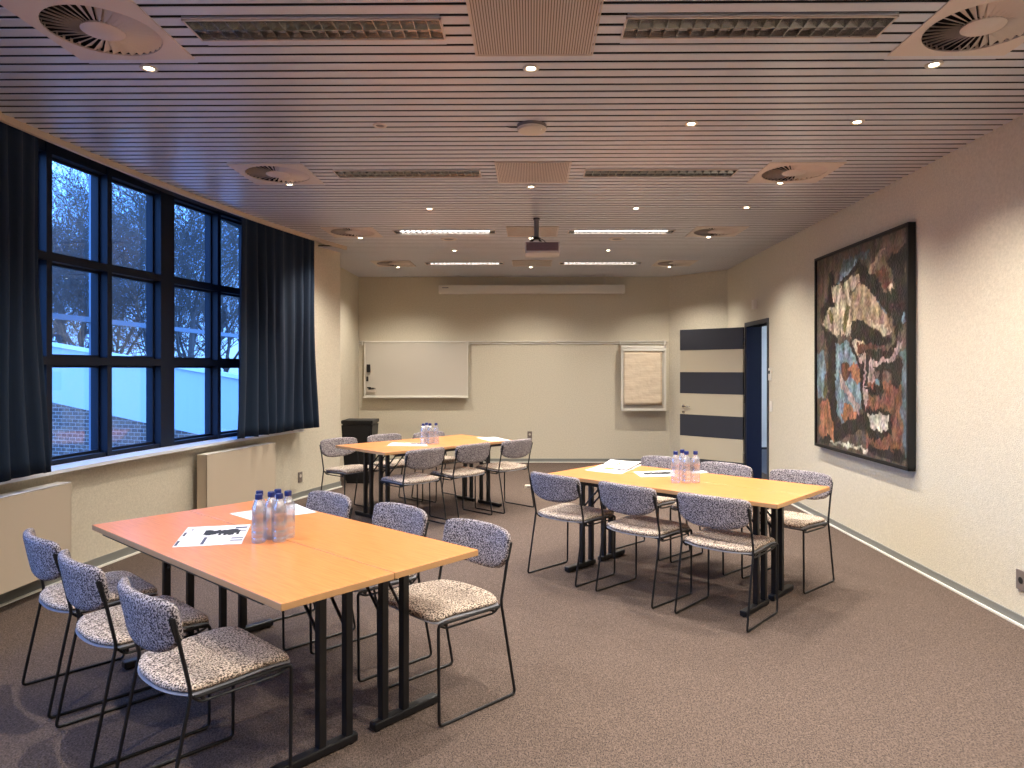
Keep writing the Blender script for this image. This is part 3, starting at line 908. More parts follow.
# ------------------------------------------------------------------ chairs
HW = .232
def chair_proto(label, loc, rz):
    t = thing('stacking_chair', label, 'chair', loc, rz, 'boucle upholstered sled base chairs')
    r = .0068
    for s in (1, -1):
        y = s * HW
        bm = bmesh.new()
        pts = fillet([(.034, y, .705), (.088, y, .452), (.0, y, r), (.443, y, r), (.447, y, .438), (.10, y, .434)], .022, 5)
        tube(bm, pts, r, 8)
        pts = fillet([(.085, y * .985, .445), (.12, y * .96, .408), (.40, y * .96, .410), (.442, y * .985, .432)], .02, 4)
        tube(bm, pts, .005, 7)
        obj('side_frame', bm, M['black'], t, smooth=True)
    bm = bmesh.new()
    for x, z in ((.13, .420), (.40, .424)):
        tube(bm, [(x, -HW + .004, z), (x, HW - .004, z)], .006, 7)
    obj('crossbar', bm, M['black'], t, smooth=True)
    def seatf(u, v):
        # u across, v rear(-1)->front(1)
        hwid = .228 * (1 - .05 * max(0, -v) ** 3 - .03 * max(0, v) ** 8)
        yy = u * hwid
        xr_ = .032 + .062 * abs(u) ** 2.6
        xf = .464 - .02 * abs(u) ** 8
        xx = xr_ + (xf - xr_) * (v + 1) / 2
        z = .461 + .009 * (v) - .020 * max(0, v) ** 4 - .007 * (1 - u * u) * (1 - v * v)
        return Vector((xx, yy, z)), Vector((0, 0, 1))
    bm = bmesh.new(); slab(bm, seatf, .0165, 20, 18, 14); seat_o = obj('seat', bm, M['seatfab'], t, smooth=80)
    def shellf(u, v):
        m, n = seatf(u, v); c = Vector((.24, 0, 0))
        m = Vector((c.x + (m.x - c.x) * 1.012, m.y * 1.012, m.z - .0165 + .006 * max(0, v) ** 4))
        return m, n
    bm = bmesh.new(); slab(bm, shellf, .005, 18, 16, 30); obj('seat_shell', bm, M['shell'], seat_o, smooth=80)
    def backf(u, v):
        zt = .768 - .008 * abs(u) ** 3 - .014 * abs(u) ** 14
        zb = .565 + .050 * abs(u) ** 2.6 + .03 * abs(u) ** 12
        z = zb + (zt - zb) * (v + 1) / 2
        hw = .239 * (1 - .035 * max(0, v) ** 6 - .03 * max(0, -v) ** 4)
        x = -.012 + .055 * abs(u) ** 2.2 + (.74 - z) * .2
        nn = Vector((1, -2.2 * .055 * math.copysign(abs(u) ** 1.2, u) / .236, .2)).normalized()
        return Vector((x, u * hw, z)), nn
    bm = bmesh.new(); slab(bm, backf, .02, 24, 14, 10); back_o = obj('backrest', bm, M['backfab'], t, smooth=80)
    for s in (1, -1):
        bm = bmesh.new()
        a, b = Vector((.032, s * (HW - .001), .715)), Vector((.050, s * (HW - .001), .63))
        for k in range(1):
            lo = [a + Vector((-.016, 0, 0)), a + Vector((.012, 0, 0)), b + Vector((.008, 0, 0)), b + Vector((-.010, 0, 0))]
            v0 = [bm.verts.new(p + Vector((0, -.0055, 0))) for p in lo]; v1 = [bm.verts.new(p + Vector((0, .0055, 0))) for p in lo]
            bm.faces.new(v0); bm.faces.new(v1[::-1])
            for e in range(4): bm.faces.new((v0[e], v0[(e + 1) % 4], v1[(e + 1) % 4], v1[e]))
        bmesh.ops.bevel(bm, geom=bm.edges[:], offset=.003, segments=2, affect='EDGES')
        obj('back_bracket', bm, M['blackpl'], back_o)
    return t
fl = 'at front left table'; rr = 'at right hand table'; bk = 'at rear left table'
chairs = [
    (-2.263, 3.166, 47.5, 'grey speckled chair ' + fl + ', window side, farthest of three from the lens'),
    (-1.832, 2.775, 48.0, 'grey speckled chair ' + fl + ', window side, middle of three'),
    (-1.352, 2.385, 48.0, 'grey speckled chair ' + fl + ', nearest of all, whole seat in view'),
    (-.239, 3.433, 225.0, 'grey speckled chair ' + fl + ', aisle side, by the right hand corner'),
    (-.693, 3.859, 226.0, 'grey speckled chair ' + fl + ', aisle side, middle of three'),
    (-1.19, 4.23, 226.0, 'grey speckled chair ' + fl + ', only its back showing, behind the bottles'),
    (.142, 5.029, 45.5, 'grey speckled chair ' + rr + ', leftmost of three turned away'),
    (.601, 4.600, 43.8, 'grey speckled chair ' + rr + ', middle of three turned away'),
    (1.066, 4.189, 49.0, 'grey speckled chair ' + rr + ', nearest, back turned, by the table corner'),
    (2.01, 5.20, 222.0, 'grey speckled chair ' + rr + ', far side, nearest the painting'),
    (1.575, 5.62, 223.0, 'grey speckled chair ' + rr + ', far side, in front of the doorway'),
    (1.165, 6.02, 224.0, 'grey speckled chair ' + rr + ', far side, partly behind the bottles'),
    (-.976, 6.64, 138.5, 'grey speckled chair ' + bk + ', leftmost of three on the near side'),
    (-.556, 7.08, 138.5, 'grey speckled chair ' + bk + ', middle of three on the near side'),
    (-.121, 7.50, 138.5, 'grey speckled chair ' + bk + ', right hand end, pulled out below the wall socket'),
    (-2.12, 7.62, -38.0, 'grey speckled chair ' + bk + ', at its left corner beside the curved wall'),
    (-1.72, 8.09, -42.0, 'grey speckled chair ' + bk + ', far side, in front of the black cabinet'),
    (-1.25, 8.40, -42.0, 'grey speckled chair ' + bk + ', far side, hidden behind the bottles'),
]
ch0 = None
for x, y, a, l in chairs:
    if ch0 is None: ch0 = chair_proto(l, (x, y, 0), math.radians(a))
    else: dup(ch0, (x, y, 0), math.radians(a), l)

# ------------------------------------------------------------------ tables
def folding_table(L, y0, y1, c, rz, posts, foot, label, ins):
    """local frame shared by the pair; this table spans y0..y1"""
    ym = (y0 + y1) / 2
    loc = Vector((c[0], c[1], 0)) + Matrix.Rotation(rz, 3, 'Z') @ Vector((0, ym, 0))
    t = thing('folding_table', label, 'table', loc, rz, 'narrow beech folding tables pushed together in pairs')
    hw = (y1 - y0) / 2 - .001
    bm = bmesh.new(); box(bm, -L / 2, L / 2, -hw, hw, .714, .740, .0025)
    bmesh.ops.recalc_face_normals(bm, faces=bm.faces)
    for f in bm.faces:
        f.material_index = 0 if abs(f.normal.z) > .9 else 1
    obj('tabletop', bm, [M['beech'], M['beechedge']], t)
    for s in (-1, 1):
        bm = bmesh.new(); box(bm, -L / 2 + max(.03, ins[0] - .08), L / 2 - max(.03, ins[1] - .08), s * (hw - .05) - .013, s * (hw - .05) + .013, .684, .7138, .002); obj('rail', bm, M['black'], t)
    for sx in (-1, 1):
        x = sx * (L / 2 - (ins[0] if sx < 0 else ins[1]))
        bm = bmesh.new(); box(bm, x - .02, x + .02, -hw + .062, hw - .062, .68, .7138, .002); obj('cross_rail', bm, M['black'], t)
        for p in posts:
            bm = bmesh.new(); box(bm, x - .017, x + .017, p - ym - .017, p - ym + .017, .03, .69, .004); obj('leg', bm, M['black'], t)
            bm = bmesh.new(); tube(bm, [(x - sx * .015, p - ym, .47), (x - sx * .24, p - ym, .705)], .007, 7); obj('brace', bm, M['black'], t)
        bm = bmesh.new(); box(bm, x - .022, x + .022, foot[0] - ym, foot[1] - ym, .006, .04, .006)
        ft = obj('foot', bm, M['black'], t)
        for e in foot:
            bm = bmesh.new(); disc(bm, (x, e - ym + (.025 if e == foot[0] else -.025), 0), .016, 0, .01, 12); obj('foot_glide', bm, M['blackpl'], ft)
    return t
def pair(L, Wd, c, rz, la, lb, ins):
    q = Wd / .93; h = Wd / 2
    folding_table(L, -h, 0.008, c, rz, [-h + .325 * q, -h + .448 * q], (-h + .115 * q, -h + .487 * q), la, ins)
    folding_table(L, 0.010, h, c, rz, [-h + .628 * q, -h + .74 * q], (-h + .57 * q, -h + .925 * q), lb, ins)
T1 = ((-1.213, 3.252), -.706, 1.8, .93)
T2 = ((1.048, 4.944), -.737, 1.76, .84)
T3 = ((-1.097, 7.413), .788, 1.66, .90)
pair(T1[2], T1[3], T1[0], T1[1], 'narrow beech table, window side half of the front left pair', 'narrow beech table, aisle side half of the front left pair', (.085, .27))
pair(T2[2], T2[3], T2[0], T2[1], 'narrow beech table, nearer half of the right hand pair', 'narrow beech table, farther half of the right hand pair', (.11, .26))
pair(T3[2], T3[3], T3[0], T3[1], 'narrow beech table, nearer half of the rear left pair', 'narrow beech table, farther half of the rear left pair, cabinet side', (.24, .09))

# ------------------------------------------------------------------ camera maths (to turn measured points into positions in the room)
FPX = 700.; CX = 523.5; CY = 369.; YAW = math.radians(.614)
def bp(px, py, z=0):
    u = (px - CX) / FPX; v = (CY - py) / FPX
    r = Vector((u * math.cos(YAW) - math.sin(YAW), u * math.sin(YAW) + math.cos(YAW), v))
    s = (z - H) / r.z
    return Vector((r.x * s, r.y * s))
def bpd(px, d):
    u = (px - CX) / FPX
    return Vector((u * math.cos(YAW) - math.sin(YAW), u * math.sin(YAW) + math.cos(YAW))) * d

# bottles
def bottle_proto(label, loc):
    t = thing('water_bottle', label, 'bottle', loc, 0, 'small clear water bottles on the tables')
    prof = [(0, .004), (.018, .002), (.028, 0), (.031, .006), (.031, .02), (.0295, .024), (.031, .028), (.031, .05), (.0295, .054), (.031, .058), (.031, .085), (.0295, .09), (.0295, .118), (.031, .123), (.031, .14), (.0295, .155), (.024, .17), (.016, .184), (.0125, .19), (.0125, .197)]
    bm = bmesh.new(); lathe(bm, prof, 20); bb = obj('bottle_body', bm, M['bottle'], t, smooth=True)
    bm = bmesh.new(); lathe(bm, [(.0296, .091), (.0302, .091), (.0302, .117), (.0296, .117)], 20); obj('label_band', bm, M['labelband'], bb, smooth=True)
    bm = bmesh.new(); lathe(bm, [(0, .006), (.027, .004), (.0295, .01), (.0295, .15), (.022, .17), (.013, .182), (0, .182)], 16); obj('water', bm, M['water'], t, smooth=True)
    bm = bmesh.new(); lathe(bm, [(.0128, .193), (.0158, .193), (.0162, .196), (.0160, .213), (.0145, .216), (0, .216)], 18); obj('cap', bm, M['bluecap'], t, smooth=True)
    return t
def labelband():
    m = glassmat('printed_bottle_label', (.93, .95, 1, 1), 1.45, .25, .16)
    return m
M['labelband'] = labelband()
bot = None
TB = '%s water bottle with blue cap in the cluster on the %s table'
bl = []
for px, py, w in ((258.8, 494.4, 'front left'), (259.6, 491.0, 'rear left'), (271.4, 492.0, 'middle'), (277.4, 489.7, 'rearmost'), (279.4, 493.7, 'front right'), (288.0, 491.0, 'right hand')):
    bl.append((px, py, w, 'front left'))
for px, py, w in ((675.6, 451.4, 'leftmost'), (682.2, 449.6, 'rear middle'), (686.4, 451.4, 'front middle'), (695.5, 451.2, 'rightmost')):
    bl.append((px, py, w, 'right hand'))
for px, py, w in ((423.3, 423.6, 'leftmost'), (426.6, 422.8, 'second from left'), (430.0, 423.4, 'second from right'), (435.4, 423.2, 'rightmost')):
    bl.append((px, py, w, 'rear left'))
placed = []
for px, py, w, tb in bl:
    p = bp(px, py, .955)
    for _ in range(20):
        for q in placed:
            d = p - q
            if d.length < .066:
                p = q + d.normalized() * .066
    placed.append(p)
    lb = 'clear bottle with blue cap, %s in the cluster on the %s table' % (w, tb)
    if bot is None: bot = bottle_proto(lb, (p.x, p.y, .7402))
    else: dup(bot, (p.x, p.y, .7402), 0, lb)

# papers
def sheet(name, label, px4, marks=(), z=.7404, group=None, cat='sheet of paper', curl=0):
    P = [bp(x, y, .74) for x, y in px4]
    c = sum(P, Vector((0, 0))) / 4
    t = thing(name, label, cat, (c.x, c.y, z), 0, group)
    bm = bmesh.new()
    n = 6; g = []
    def at(u, v):
        a = P[0].lerp(P[1], u); b = P[3].lerp(P[2], u); return a.lerp(b, v) - c
    for i in range(n + 1):
        row = []
        for j in range(n + 1):
            p = at(i / n, j / n); row.append(bm.verts.new((p.x, p.y, .0008 + curl * (i / n) ** 3)))
        g.append(row)
    for a, b in zip(g, g[1:]):
        for j in range(n): bm.faces.new((a[j], a[j + 1], b[j + 1], b[j]))
    ex = bmesh.ops.extrude_face_region(bm, geom=bm.faces[:])
    for v in [v for v in ex['geom'] if isinstance(v, bmesh.types.BMVert)]: v.co.z -= .0006
    obj('paper', bm, M['paper'], t)
    by = {}
    for (u0, v0, u1, v1, m) in marks:
        by.setdefault(m, []).append((u0, v0, u1, v1))
    for m, rs in [(m, [q]) for m, l in by.items() for q in l]:
        bm = bmesh.new()
        for (u0, v0, u1, v1) in rs:
            if m == 'ink' and (u1 - u0) > .3:   # ragged dark picture
                for k in range(14):
                    uu = u0 + (u1 - u0) * k / 14; w = random.uniform(.6, 1); o = random.uniform(0, 1 - w) * (v1 - v0)
                    q = [at(uu, v0 + o), at(uu + (u1 - u0) / 13, v0 + o * .8), at(uu + (u1 - u0) / 13, v0 + o + w * (v1 - v0)), at(uu, v0 + o + w * (v1 - v0))]
                    bm.faces.new([bm.verts.new((p.x, p.y, .0013 + curl * max(0, uu) ** 3 + .00002 * k)) for p in q])
            else:
                q = [at(u0, v0), at(u1, v0), at(u1, v1), at(u0, v1)]
                bm.faces.new([bm.verts.new((p.x, p.y, .0014 + curl * u0 ** 3)) for p in q])
        obj({'ink': 'printed_picture', 'inkgrey': 'printed_text'}.get(m, 'printed_colour_block'), bm, M[m], t)
    return t
# u along the long side from left, v from far to near
bars = [(.10, .30, .12, .36, 'inkgrey'), (.075, .08, .085, .2, 'inkgrey'), (.0, 0, 0, 0, 'inkgrey')][:2]
sheet('printed_sheet', 'printed white sheet with a black picture left of the bottles on the front left table',
      ((188, 527.5), (250.8, 524.5), (241.5, 544), (172, 547.5)),
      [(.10, .1, .12, .22, 'inkgrey'), (.02, .3, .06, .5, 'inkgrey'), (.01, .72, .05, .95, 'inkgrey'), (.38, .6, .43, .95, 'inkgrey'),
       (.33, .22, .88, .55, 'ink'), (.78, .12, .97, .2, 'inkgrey'), (.80, .68, .98, .72, 'inkgrey'), (.80, .80, .98, .84, 'inkgrey'), (.86, .32, .98, .36, 'inkgrey')])
sheet('printed_sheet', 'plain looking white sheet behind the bottles on the front left table', ((229.5, 513.8), (296, 504), (317, 512.5), (252, 520.5)),
      [(.3, .75, .5, .8, 'inkgrey')])
sheet('printed_sheet', 'white sheet with a dark picture just left of the bottles on the right hand table', ((633.5, 472.0), (673, 470.2), (676, 476.0), (641, 477.2)),
      [(.18, .2, .9, .7, 'ink')])
sheet('printed_sheet', 'white sheet peeping out right of the bottles on the right hand table', ((688, 472.0), (703, 470.8), (709, 472.4), (694, 474)), [(.4, .3, .8, .4, 'inkgrey')])
sheet('newspaper', 'open coloured newspaper spread flat at the left of the right hand table', ((584.5, 470.3), (608, 463.0), (642, 465.0), (621, 474.2)),
      [(.3, .3, .5, .6, 'orange'), (.55, .2, .8, .35, 'teal'), (.2, .7, .6, .76, 'inkgrey'), (.6, .55, .9, .62, 'inkgrey')], cat='newspaper')
sheet('newspaper', 'folded coloured magazine lying on top of the open newspaper', ((610.5, 459.8), (641.5, 463.6), (627, 471.5), (601, 466.5)),
      [(.15, .35, .42, .5, 'teal'), (.4, .25, .66, .6, 'orange'), (.7, .35, .9, .5, 'inkgrey'), (.3, .75, .8, .8, 'inkgrey')], z=.7435, cat='magazine', curl=.012)
sheet('printed_sheet', 'white sheet with a dark picture left of the bottles on the rear left table', ((392, 442.5), (425.5, 443.4), (428, 446.2), (387, 445.8)), [(.55, .1, .9, .45, 'ink')])
sheet('printed_sheet', 'blank white sheet at the right end of the rear left table', ((476, 437.6), (495, 437.0), (511, 440.6), (491, 441.4)))

# ------------------------------------------------------------------ painting
PY0, PY1, PZ0, PZ1 = 5.33, 7.13, .745, 2.635
t = thing('abstract_painting', 'large abstract painting in browns, blue and orange in a black frame on the right wall', 'painting', (XR((PY0 + PY1) / 2), (PY0 + PY1) / 2, (PZ0 + PZ1) / 2), math.atan(-.0095))
hy, hz = (PY1 - PY0) / 2, (PZ1 - PZ0) / 2
bm = bmesh.new(); fr = .028
for a in ((-hy, hy, hz - fr, hz), (-hy, hy, -hz, -hz + fr), (-hy, -hy + fr, -hz, hz), (hy - fr, hy, -hz, hz)):
    box(bm, -.062, -.004, a[0], a[1], a[2], a[3], .002)
obj('frame', bm, M['black'], t)
# painted canvas, seen with u from the far (left) side to the near (right) side
def q2uv(x, y):
    # measured picture points of the canvas, scale 2.846 from (800,210)
    px = 800 + x / 2.846; py = 210 + y / 2.846
    a = (px - 531) / 700.
    d = 2.875 / a
    return ((7.11 - d) / (7.11 - 5.36), (1.52 + (369 - py) * d / 700 - PZ0) / (PZ1 - PZ0))
cr1 = lambda x, y: ((810 + x / 5.908 - 800) * 2.846, (215 + y / 5.908 - 210) * 2.846)
cr2 = lambda x, y: ((810 + x / 5.689 - 800) * 2.846, (340 + y / 5.689 - 210) * 2.846)
K = dict(dk=(44, 38, 36), br=(106, 88, 74), tan=(152, 130, 108), cr=(182, 166, 144), bl=(120, 140, 150), blk=(92, 106, 112), org=(168, 112, 84), dor=(126, 84, 68), pk=(176, 152, 146), wh=(206, 196, 180), ol=(112, 106, 66), ed=(96, 80, 66), rb=(96, 62, 52))
def A(c, *pts): return (K[c], [q2uv(*cr1(*p)) for p in pts])
def B(c, *pts): return (K[c], [q2uv(*cr2(*p)) for p in pts])
shapes = [
    B('dor', (300, 250), (510, 230), (505, 680), (300, 620)),
    A('br', (30, 290), (160, 230), (140, 400), (110, 400), (60, 500), (30, 620)),
    A('blk', (150, 380), (180, 260), (330, 200), (320, 240), (270, 250), (150, 410)),
    A('bl', (140, 400), (160, 350), (210, 300), (250, 250), (270, 260), (180, 380), (150, 415)),
    A('cr', (100, 385), (130, 400), (170, 420), (230, 360), (270, 330), (275, 390), (220, 440), (240, 620), (225, 700), (130, 710), (60, 650), (70, 590), (130, 530), (110, 450)),
    A('ol', (175, 600), (210, 520), (215, 560), (195, 690), (175, 650)),
    A('ol', (85, 590), (110, 560), (130, 600), (100, 640)),
    A('tan', (225, 450), (290, 390), (370, 480), (450, 600), (470, 700), (440, 710), (330, 650), (300, 610), (240, 620), (215, 640)),
    A('cr', (330, 620), (370, 640), (440, 650), (465, 710), (440, 712), (400, 680), (350, 668)),
    A('br', (320, 300), (420, 190), (540, 160), (540, 560), (480, 700), (420, 480), (350, 350)),
    A('tan', (330, 310), (400, 190), (440, 180), (380, 270), (345, 325)),
    A('rb', (360, 330), (420, 310), (470, 390), (440, 420), (390, 380)),
    A('cr', (445, 410), (470, 395), (485, 430), (455, 455)),
    A('blk', (360, 440), (440, 520), (460, 590), (440, 590), (390, 520)),
    A('dk', (440, 250), (550, 150), (560, 600), (500, 740), (480, 620), (470, 450), (490, 400)),
    A('bl', (525, 590), (545, 550), (550, 620), (535, 640)),
    A('dk', (230, 620), (300, 610), (330, 660), (440, 720), (470, 740), (460, 768), (240, 768), (225, 700)),
    A('dk', (95, 340), (115, 330), (130, 390), (150, 410), (120, 420), (110, 400), (120, 500), (130, 530), (70, 590), (50, 650), (50, 560), (85, 480)),
    A('dk', (150, 410), (270, 250), (290, 270), (470, 480), (480, 600), (460, 600), (370, 480), (280, 390), (265, 310), (180, 400)),
    A('dk', (50, 650), (75, 690), (140, 710), (145, 768), (110, 768), (70, 740)),
    B('bl', (130, 20), (220, 0), (230, 100), (280, 120), (280, 400), (170, 480), (140, 440), (120, 200)),
    B('rb', (165, 130), (210, 120), (215, 190), (185, 240), (165, 200)),
    B('org', (205, 160), (265, 130), (275, 260), (230, 230)),
    B('pk', (150, 180), (170, 190), (180, 250), (270, 380), (265, 440), (200, 330), (155, 260)),
    B('org', (160, 430), (190, 360), (260, 420), (250, 450), (180, 480)),
    B('org', (45, 370), (80, 345), (115, 450), (120, 590), (60, 590), (38, 540)),
    B('bl', (20, 80), (60, 60), (75, 160), (60, 330), (25, 330)),
    B('ol', (55, 290), (75, 250), (80, 320), (60, 340)),
    B('dk', (75, 0), (130, 0), (135, 100), (125, 200), (135, 400), (150, 480), (290, 430), (270, 300), (268, 130), (225, 90), (210, 0), (300, 0), (300, 60), (260, 100), (290, 120), (300, 410), (300, 520), (180, 560), (125, 590), (110, 450), (85, 330), (80, 200), (90, 80)),
    B('cr', (230, 10), (300, 0), (290, 60), (260, 90), (235, 60)),
    B('rb', (255, 20), (300, 10), (400, 30), (300, 75), (258, 60)),
    B('pk', (265, 90), (300, 60), (305, 200), (315, 280), (305, 420), (285, 330), (290, 150)),
    B('dk', (300, 60), (450, 50), (470, 0), (500, 0), (480, 90), (320, 120), (315, 260), (300, 260)),
    B('pk', (320, 120), (450, 95), (490, 0), (512, 0), (505, 60), (450, 140), (360, 140), (350, 250), (318, 250)),
    B('bl', (350, 230), (385, 225), (385, 265), (350, 260)),
    B('dk', (350, 150), (510, 110), (515, 240), (450, 265), (440, 190), (400, 180), (400, 320), (330, 330), (300, 270), (390, 270), (380, 200)),
    B('dk', (300, 420), (330, 395), (430, 400), (455, 440), (450, 540), (400, 570), (330, 590), (300, 500)),
    B('wh', (315, 430), (400, 425), (435, 435), (430, 520), (390, 535), (330, 510)),
    B('dk', (310, 620), (500, 640), (540, 700), (520, 715), (320, 660)),
    B('dk', (38, 590), (60, 555), (100, 545), (105, 600), (60, 605)),
    B('wh', (90, 598), (130, 590), (310, 630), (310, 650), (200, 625)),
    B('blk', (512, 60), (550, 60), (545, 700), (520, 690), (508, 300)),
    B('ed', (548, 0), (600, 0), (600, 768), (545, 740)),
    A('ed', (565, 80), (620, 60), (640, 768), (575, 768)),
]
def inside(poly, x, y):
    c = False; n = len(poly); j = n - 1
    for i in range(n):
        xi, yi = poly[i]; xj, yj = poly[j]
        if (yi > y) != (yj > y) and x < (xj - xi) * (y - yi) / (yj - yi) + xi: c = not c
        j = i
    return c
bxs = [(min(p[0] for p in s[1]), max(p[0] for p in s[1]), min(p[1] for p in s[1]), max(p[1] for p in s[1])) for s in shapes]
bm = bmesh.new(); NU, NV = 190, 200
cl = bm.loops.layers.float_color.new('paint')
iy, iz = hy - fr + .002, hz - fr + .002
vv = []; cols = []
for j in range(NV + 1):
    row = []; cr = []
    for i in range(NU + 1):
        u, v = i / NU, j / NV
        row.append(bm.verts.new((-.045, iy - 2 * iy * u, -iz + 2 * iz * v)))
        n1 = noise.noise((u * 16, v * 16, 0)) * .022 + noise.noise((u * 50, v * 50, 3)) * .015
        n2 = noise.noise((u * 16, v * 16, 7)) * .022 + noise.noise((u * 50, v * 50, 9)) * .015
        uu, w = u + n1, v + n2
        c = (98, 84, 74)
        for s, b in zip(shapes, bxs):
            if b[0] <= uu <= b[1] and b[2] <= w <= b[3] and inside(s[1], uu, w): c = s[0]
        k = .88 + .42 * noise.noise((u * 30, v * 12, 21)) + .34 * noise.noise((u * 90, v * 60, 31))
        c = tuple(max(0, min(255, q * k + 14 * noise.noise((u * 20, v * 20, 40 + e)))) for e, q in enumerate(c))
        cr.append(lin(c))
    vv.append(row); cols.append(cr)
for j in range(NV):
    for i in range(NU):
        f = bm.faces.new((vv[j][i], vv[j][i + 1], vv[j + 1][i + 1], vv[j + 1][i]))
        for lp, (jj, ii) in zip(f.loops, ((j, i), (j, i + 1), (j + 1, i + 1), (j + 1, i))): lp[cl] = cols[jj][ii]
mp_ = mat('oil_paint', (.5, .5, .5, 1), .42, bump=(45, .5, .01))
nd = mp_.node_tree.nodes.new('ShaderNodeVertexColor'); nd.layer_name = 'paint'
mp_.node_tree.links.new(nd.outputs[0], mp_.node_tree.nodes['Principled BSDF'].inputs['Base Color'])
obj('canvas', bm, mp_, t)
bm = bmesh.new(); box(bm, -.04, -.004, -iy, iy, -iz, iz); obj('stretcher', bm, M['br'] if 'br' in M else M['radside'], t)

# ------------------------------------------------------------------ outside
bm = bmesh.new(); box(bm, -60, -3.0, -20, 70, -.9, -.8)
bmesh.ops.delete(bm, geom=[], context='VERTS')
struct('ground', bm, M['ground'])
t = thing('neighbouring_wing', 'low brick building wing with a broad sloping white band outside the windows', 'building', (-8, 14.2, -.8))
def slopewall(bm, pts, y_th, mi=0):
    """pts: (x,y,z) polygon in a vertical plane; extruded away by y_th"""
    a = [bm.verts.new(p) for p in pts]; b = [bm.verts.new((p[0] - .3 * y_th, p[1] + y_th, p[2])) for p in pts]
    bm.faces.new(a); bm.faces.new(b[::-1]); n = len(pts)
    for k in range(n): bm.faces.new((a[k], a[(k + 1) % n], b[(k + 1) % n], b[k]))
def WP(s):  # along the wing: s=0 at (-10.3,15), s=1 at (-5.5,13.4)
    return (-10.3 + 4.8 * s + 8, 15 - 1.6 * s - 14.2)
zt = lambda s: 2.01 - .70 * s + .8; zb = lambda s: .79 - .725 * s + .8
s0, s1 = -1.3, 1.36
bm = bmesh.new(); slopewall(bm, [WP(s0) + (zb(s0),), WP(s1) + (zb(s1),), WP(s1) + (zt(s1),), WP(s0) + (zt(s0),)], .3); obj('white_band', bm, M['cladding'], t)
bm = bmesh.new(); slopewall(bm, [WP(s0) + (0,), WP(s1) + (0,), WP(s1) + (zb(s1),), WP(s0) + (zb(s0),)], .5)
for v in bm.verts: v.co.y += .02
obj('brick_wall', bm, M['brick'], t)
bm = bmesh.new(); slopewall(bm, [WP(s0) + (zt(s0),), WP(s1) + (zt(s1),), WP(s1) + (zt(s1) + .08,), WP(s0) + (zt(s0) + .08,)], .4)
for v in bm.verts: v.co.y -= .06
obj('coping', bm, M['sill'], t)
# pale blue rail frame standing outside
t = thing('outdoor_frame', 'pale blue grey steel frame of posts and a rail outside the windows', 'railing', (-5.6, 7.9, -.8))
bm = bmesh.new()
pts = [bpd(20, 7.2), bpd(93, 8.3), bpd(165, 9.9), bpd(245, 12.6)]
for p, q in zip(pts, pts[1:]): obox(bm, (p.x + 5.6, p.y - 7.9), (q.x + 5.6, q.y - 7.9), .06, 2.87, 2.93)
M['steel'] = mat('outdoor_steel_paint', lin((112, 124, 138)), .6)
obj('rail', bm, M['steel'], t)
for p in pts[1:3]:
    bm = bmesh.new(); box(bm, p.x + 5.57, p.x + 5.63, p.y - 7.93, p.y - 7.87, 0, 4.9); obj('post', bm, M['steel'], t)

def tree(x, y, h, seed, label):
    rnd = random.Random(seed)
    t = thing('bare_tree', label, 'tree', (x, y, -.8), 0, 'leafless trees beyond the wing')
    tr = bmesh.new(); br = bmesh.new()
    def grow(bm, p, d, L, r, lv):
        n = 3
        pts = [p]; rad = [r]; q = p.copy(); dd = d.copy()
        for k in range(n):
            dd = (dd + Vector((rnd.gauss(0, .14), rnd.gauss(0, .14), rnd.gauss(.03, .1)))).normalized()
            q = q + dd * L / n; pts.append(q.copy()); rad.append(r * (1 - .5 * (k + 1) / n))
        tube(bm, pts, rad, 6 if lv < 2 else 3, cap=False)
        if lv >= 5: return
        kk = {0: 6, 1: 6, 2: 5, 3: 5, 4: 4}[lv]
        for c in range(kk):
            s = rnd.uniform(.3, 1) if c else 1
            i = min(n - 1, int(s * n)); f = s * n - i
            o = pts[i].lerp(pts[i + 1], f)
            ax = Vector((rnd.gauss(0, 1), rnd.gauss(0, 1), rnd.gauss(.25, .6))).normalized()
            nd_ = (dd * .75 + ax * .75).normalized()
            grow(br, o, nd_, L * rnd.uniform(.55, .78), max(.006, rad[i] * .5), lv + 1)
    grow(tr, Vector((0, 0, 0)), Vector((0, 0, 1)), h * .40, h * .013, 0)
    obj('trunk', tr, M['bark'], t); obj('branches', br, M['bark'], t)
    return t
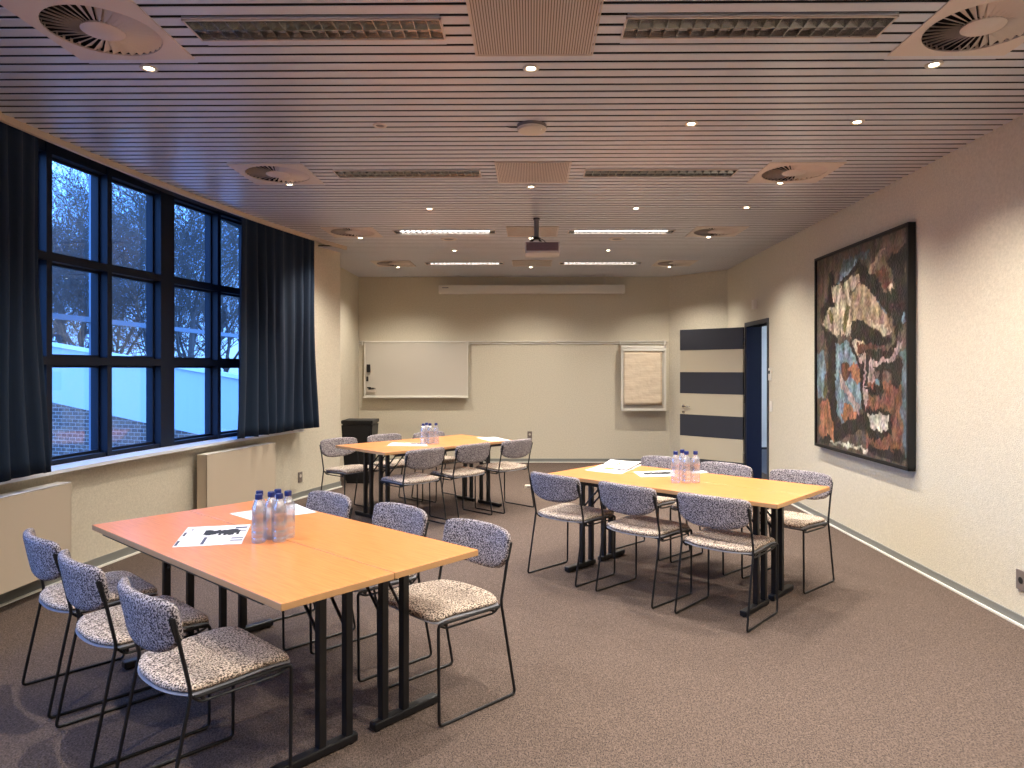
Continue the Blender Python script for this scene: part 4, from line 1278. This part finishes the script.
tp = [(60, 24, 13, 'left of the first full pane'), (100, 20, 9.5, 'behind the first mullion'), (140, 23, 12.5, 'in the second pane'), (185, 21, 11.5, 'in the third pane'),
      (225, 25, 13, 'in the fourth pane'), (20, 28, 13, 'half hidden by the drawn curtain'), (120, 31, 15, 'far back between the second and third panes'), (205, 30, 14, 'far back near the right curtain'), (75, 34, 14, 'far back in the first full pane')]
protos = []
for i, (px, d, h, w) in enumerate(tp):
    h *= .88
    p = bpd(px, d)
    lb = 'bare leafless tree outside the windows, seen ' + w
    if i < 3: protos.append((tree(p.x, p.y, h, 100 + i, lb), h))
    else:
        o, hh = protos[i % 3]
        dup(o, (p.x, p.y, -.8), 1.3 * i, lb).scale = (h / hh,) * 3

# ------------------------------------------------------------------ world
w = bpy.data.worlds.new('dusk_sky'); bpy.context.scene.world = w; w.use_nodes = True
nt = w.node_tree; bg = nt.nodes['Background']
tc = nt.nodes.new('ShaderNodeTexCoord'); sp = nt.nodes.new('ShaderNodeSeparateXYZ'); r = nt.nodes.new('ShaderNodeValToRGB')
e = r.color_ramp.elements; e[0].position = 0; e[0].color = (.06, .12, .24, 1); e[1].position = .6; e[1].color = (.10, .27, .80, 1)
k = e.new(.2); k.color = (.13, .33, .80, 1)
nt.links.new(tc.outputs['Generated'], sp.inputs[0]); nt.links.new(sp.outputs[2], r.inputs[0]); nt.links.new(r.outputs[0], bg.inputs[0])
bg.inputs[1].default_value = 10

# ------------------------------------------------------------------ camera
cd = bpy.data.cameras.new('camera'); co = bpy.data.objects.new('camera', cd); C.objects.link(co)
cd.sensor_fit = 'HORIZONTAL'; cd.sensor_width = 36; cd.lens = 36 * FPX / 1024
co.location = (0, 0, H); co.rotation_euler = (PI / 2, 0, YAW)
cd.shift_x = -(CX - 512) / 1024; cd.shift_y = -(384 - CY) / 1024
cd.clip_start = .05
sc = bpy.context.scene; sc.camera = co
vs = sc.view_settings; vs.view_transform = 'Standard'; vs.look = 'None'; vs.gamma = 1; vs.use_curve_mapping = False
vs.exposure = 0.08
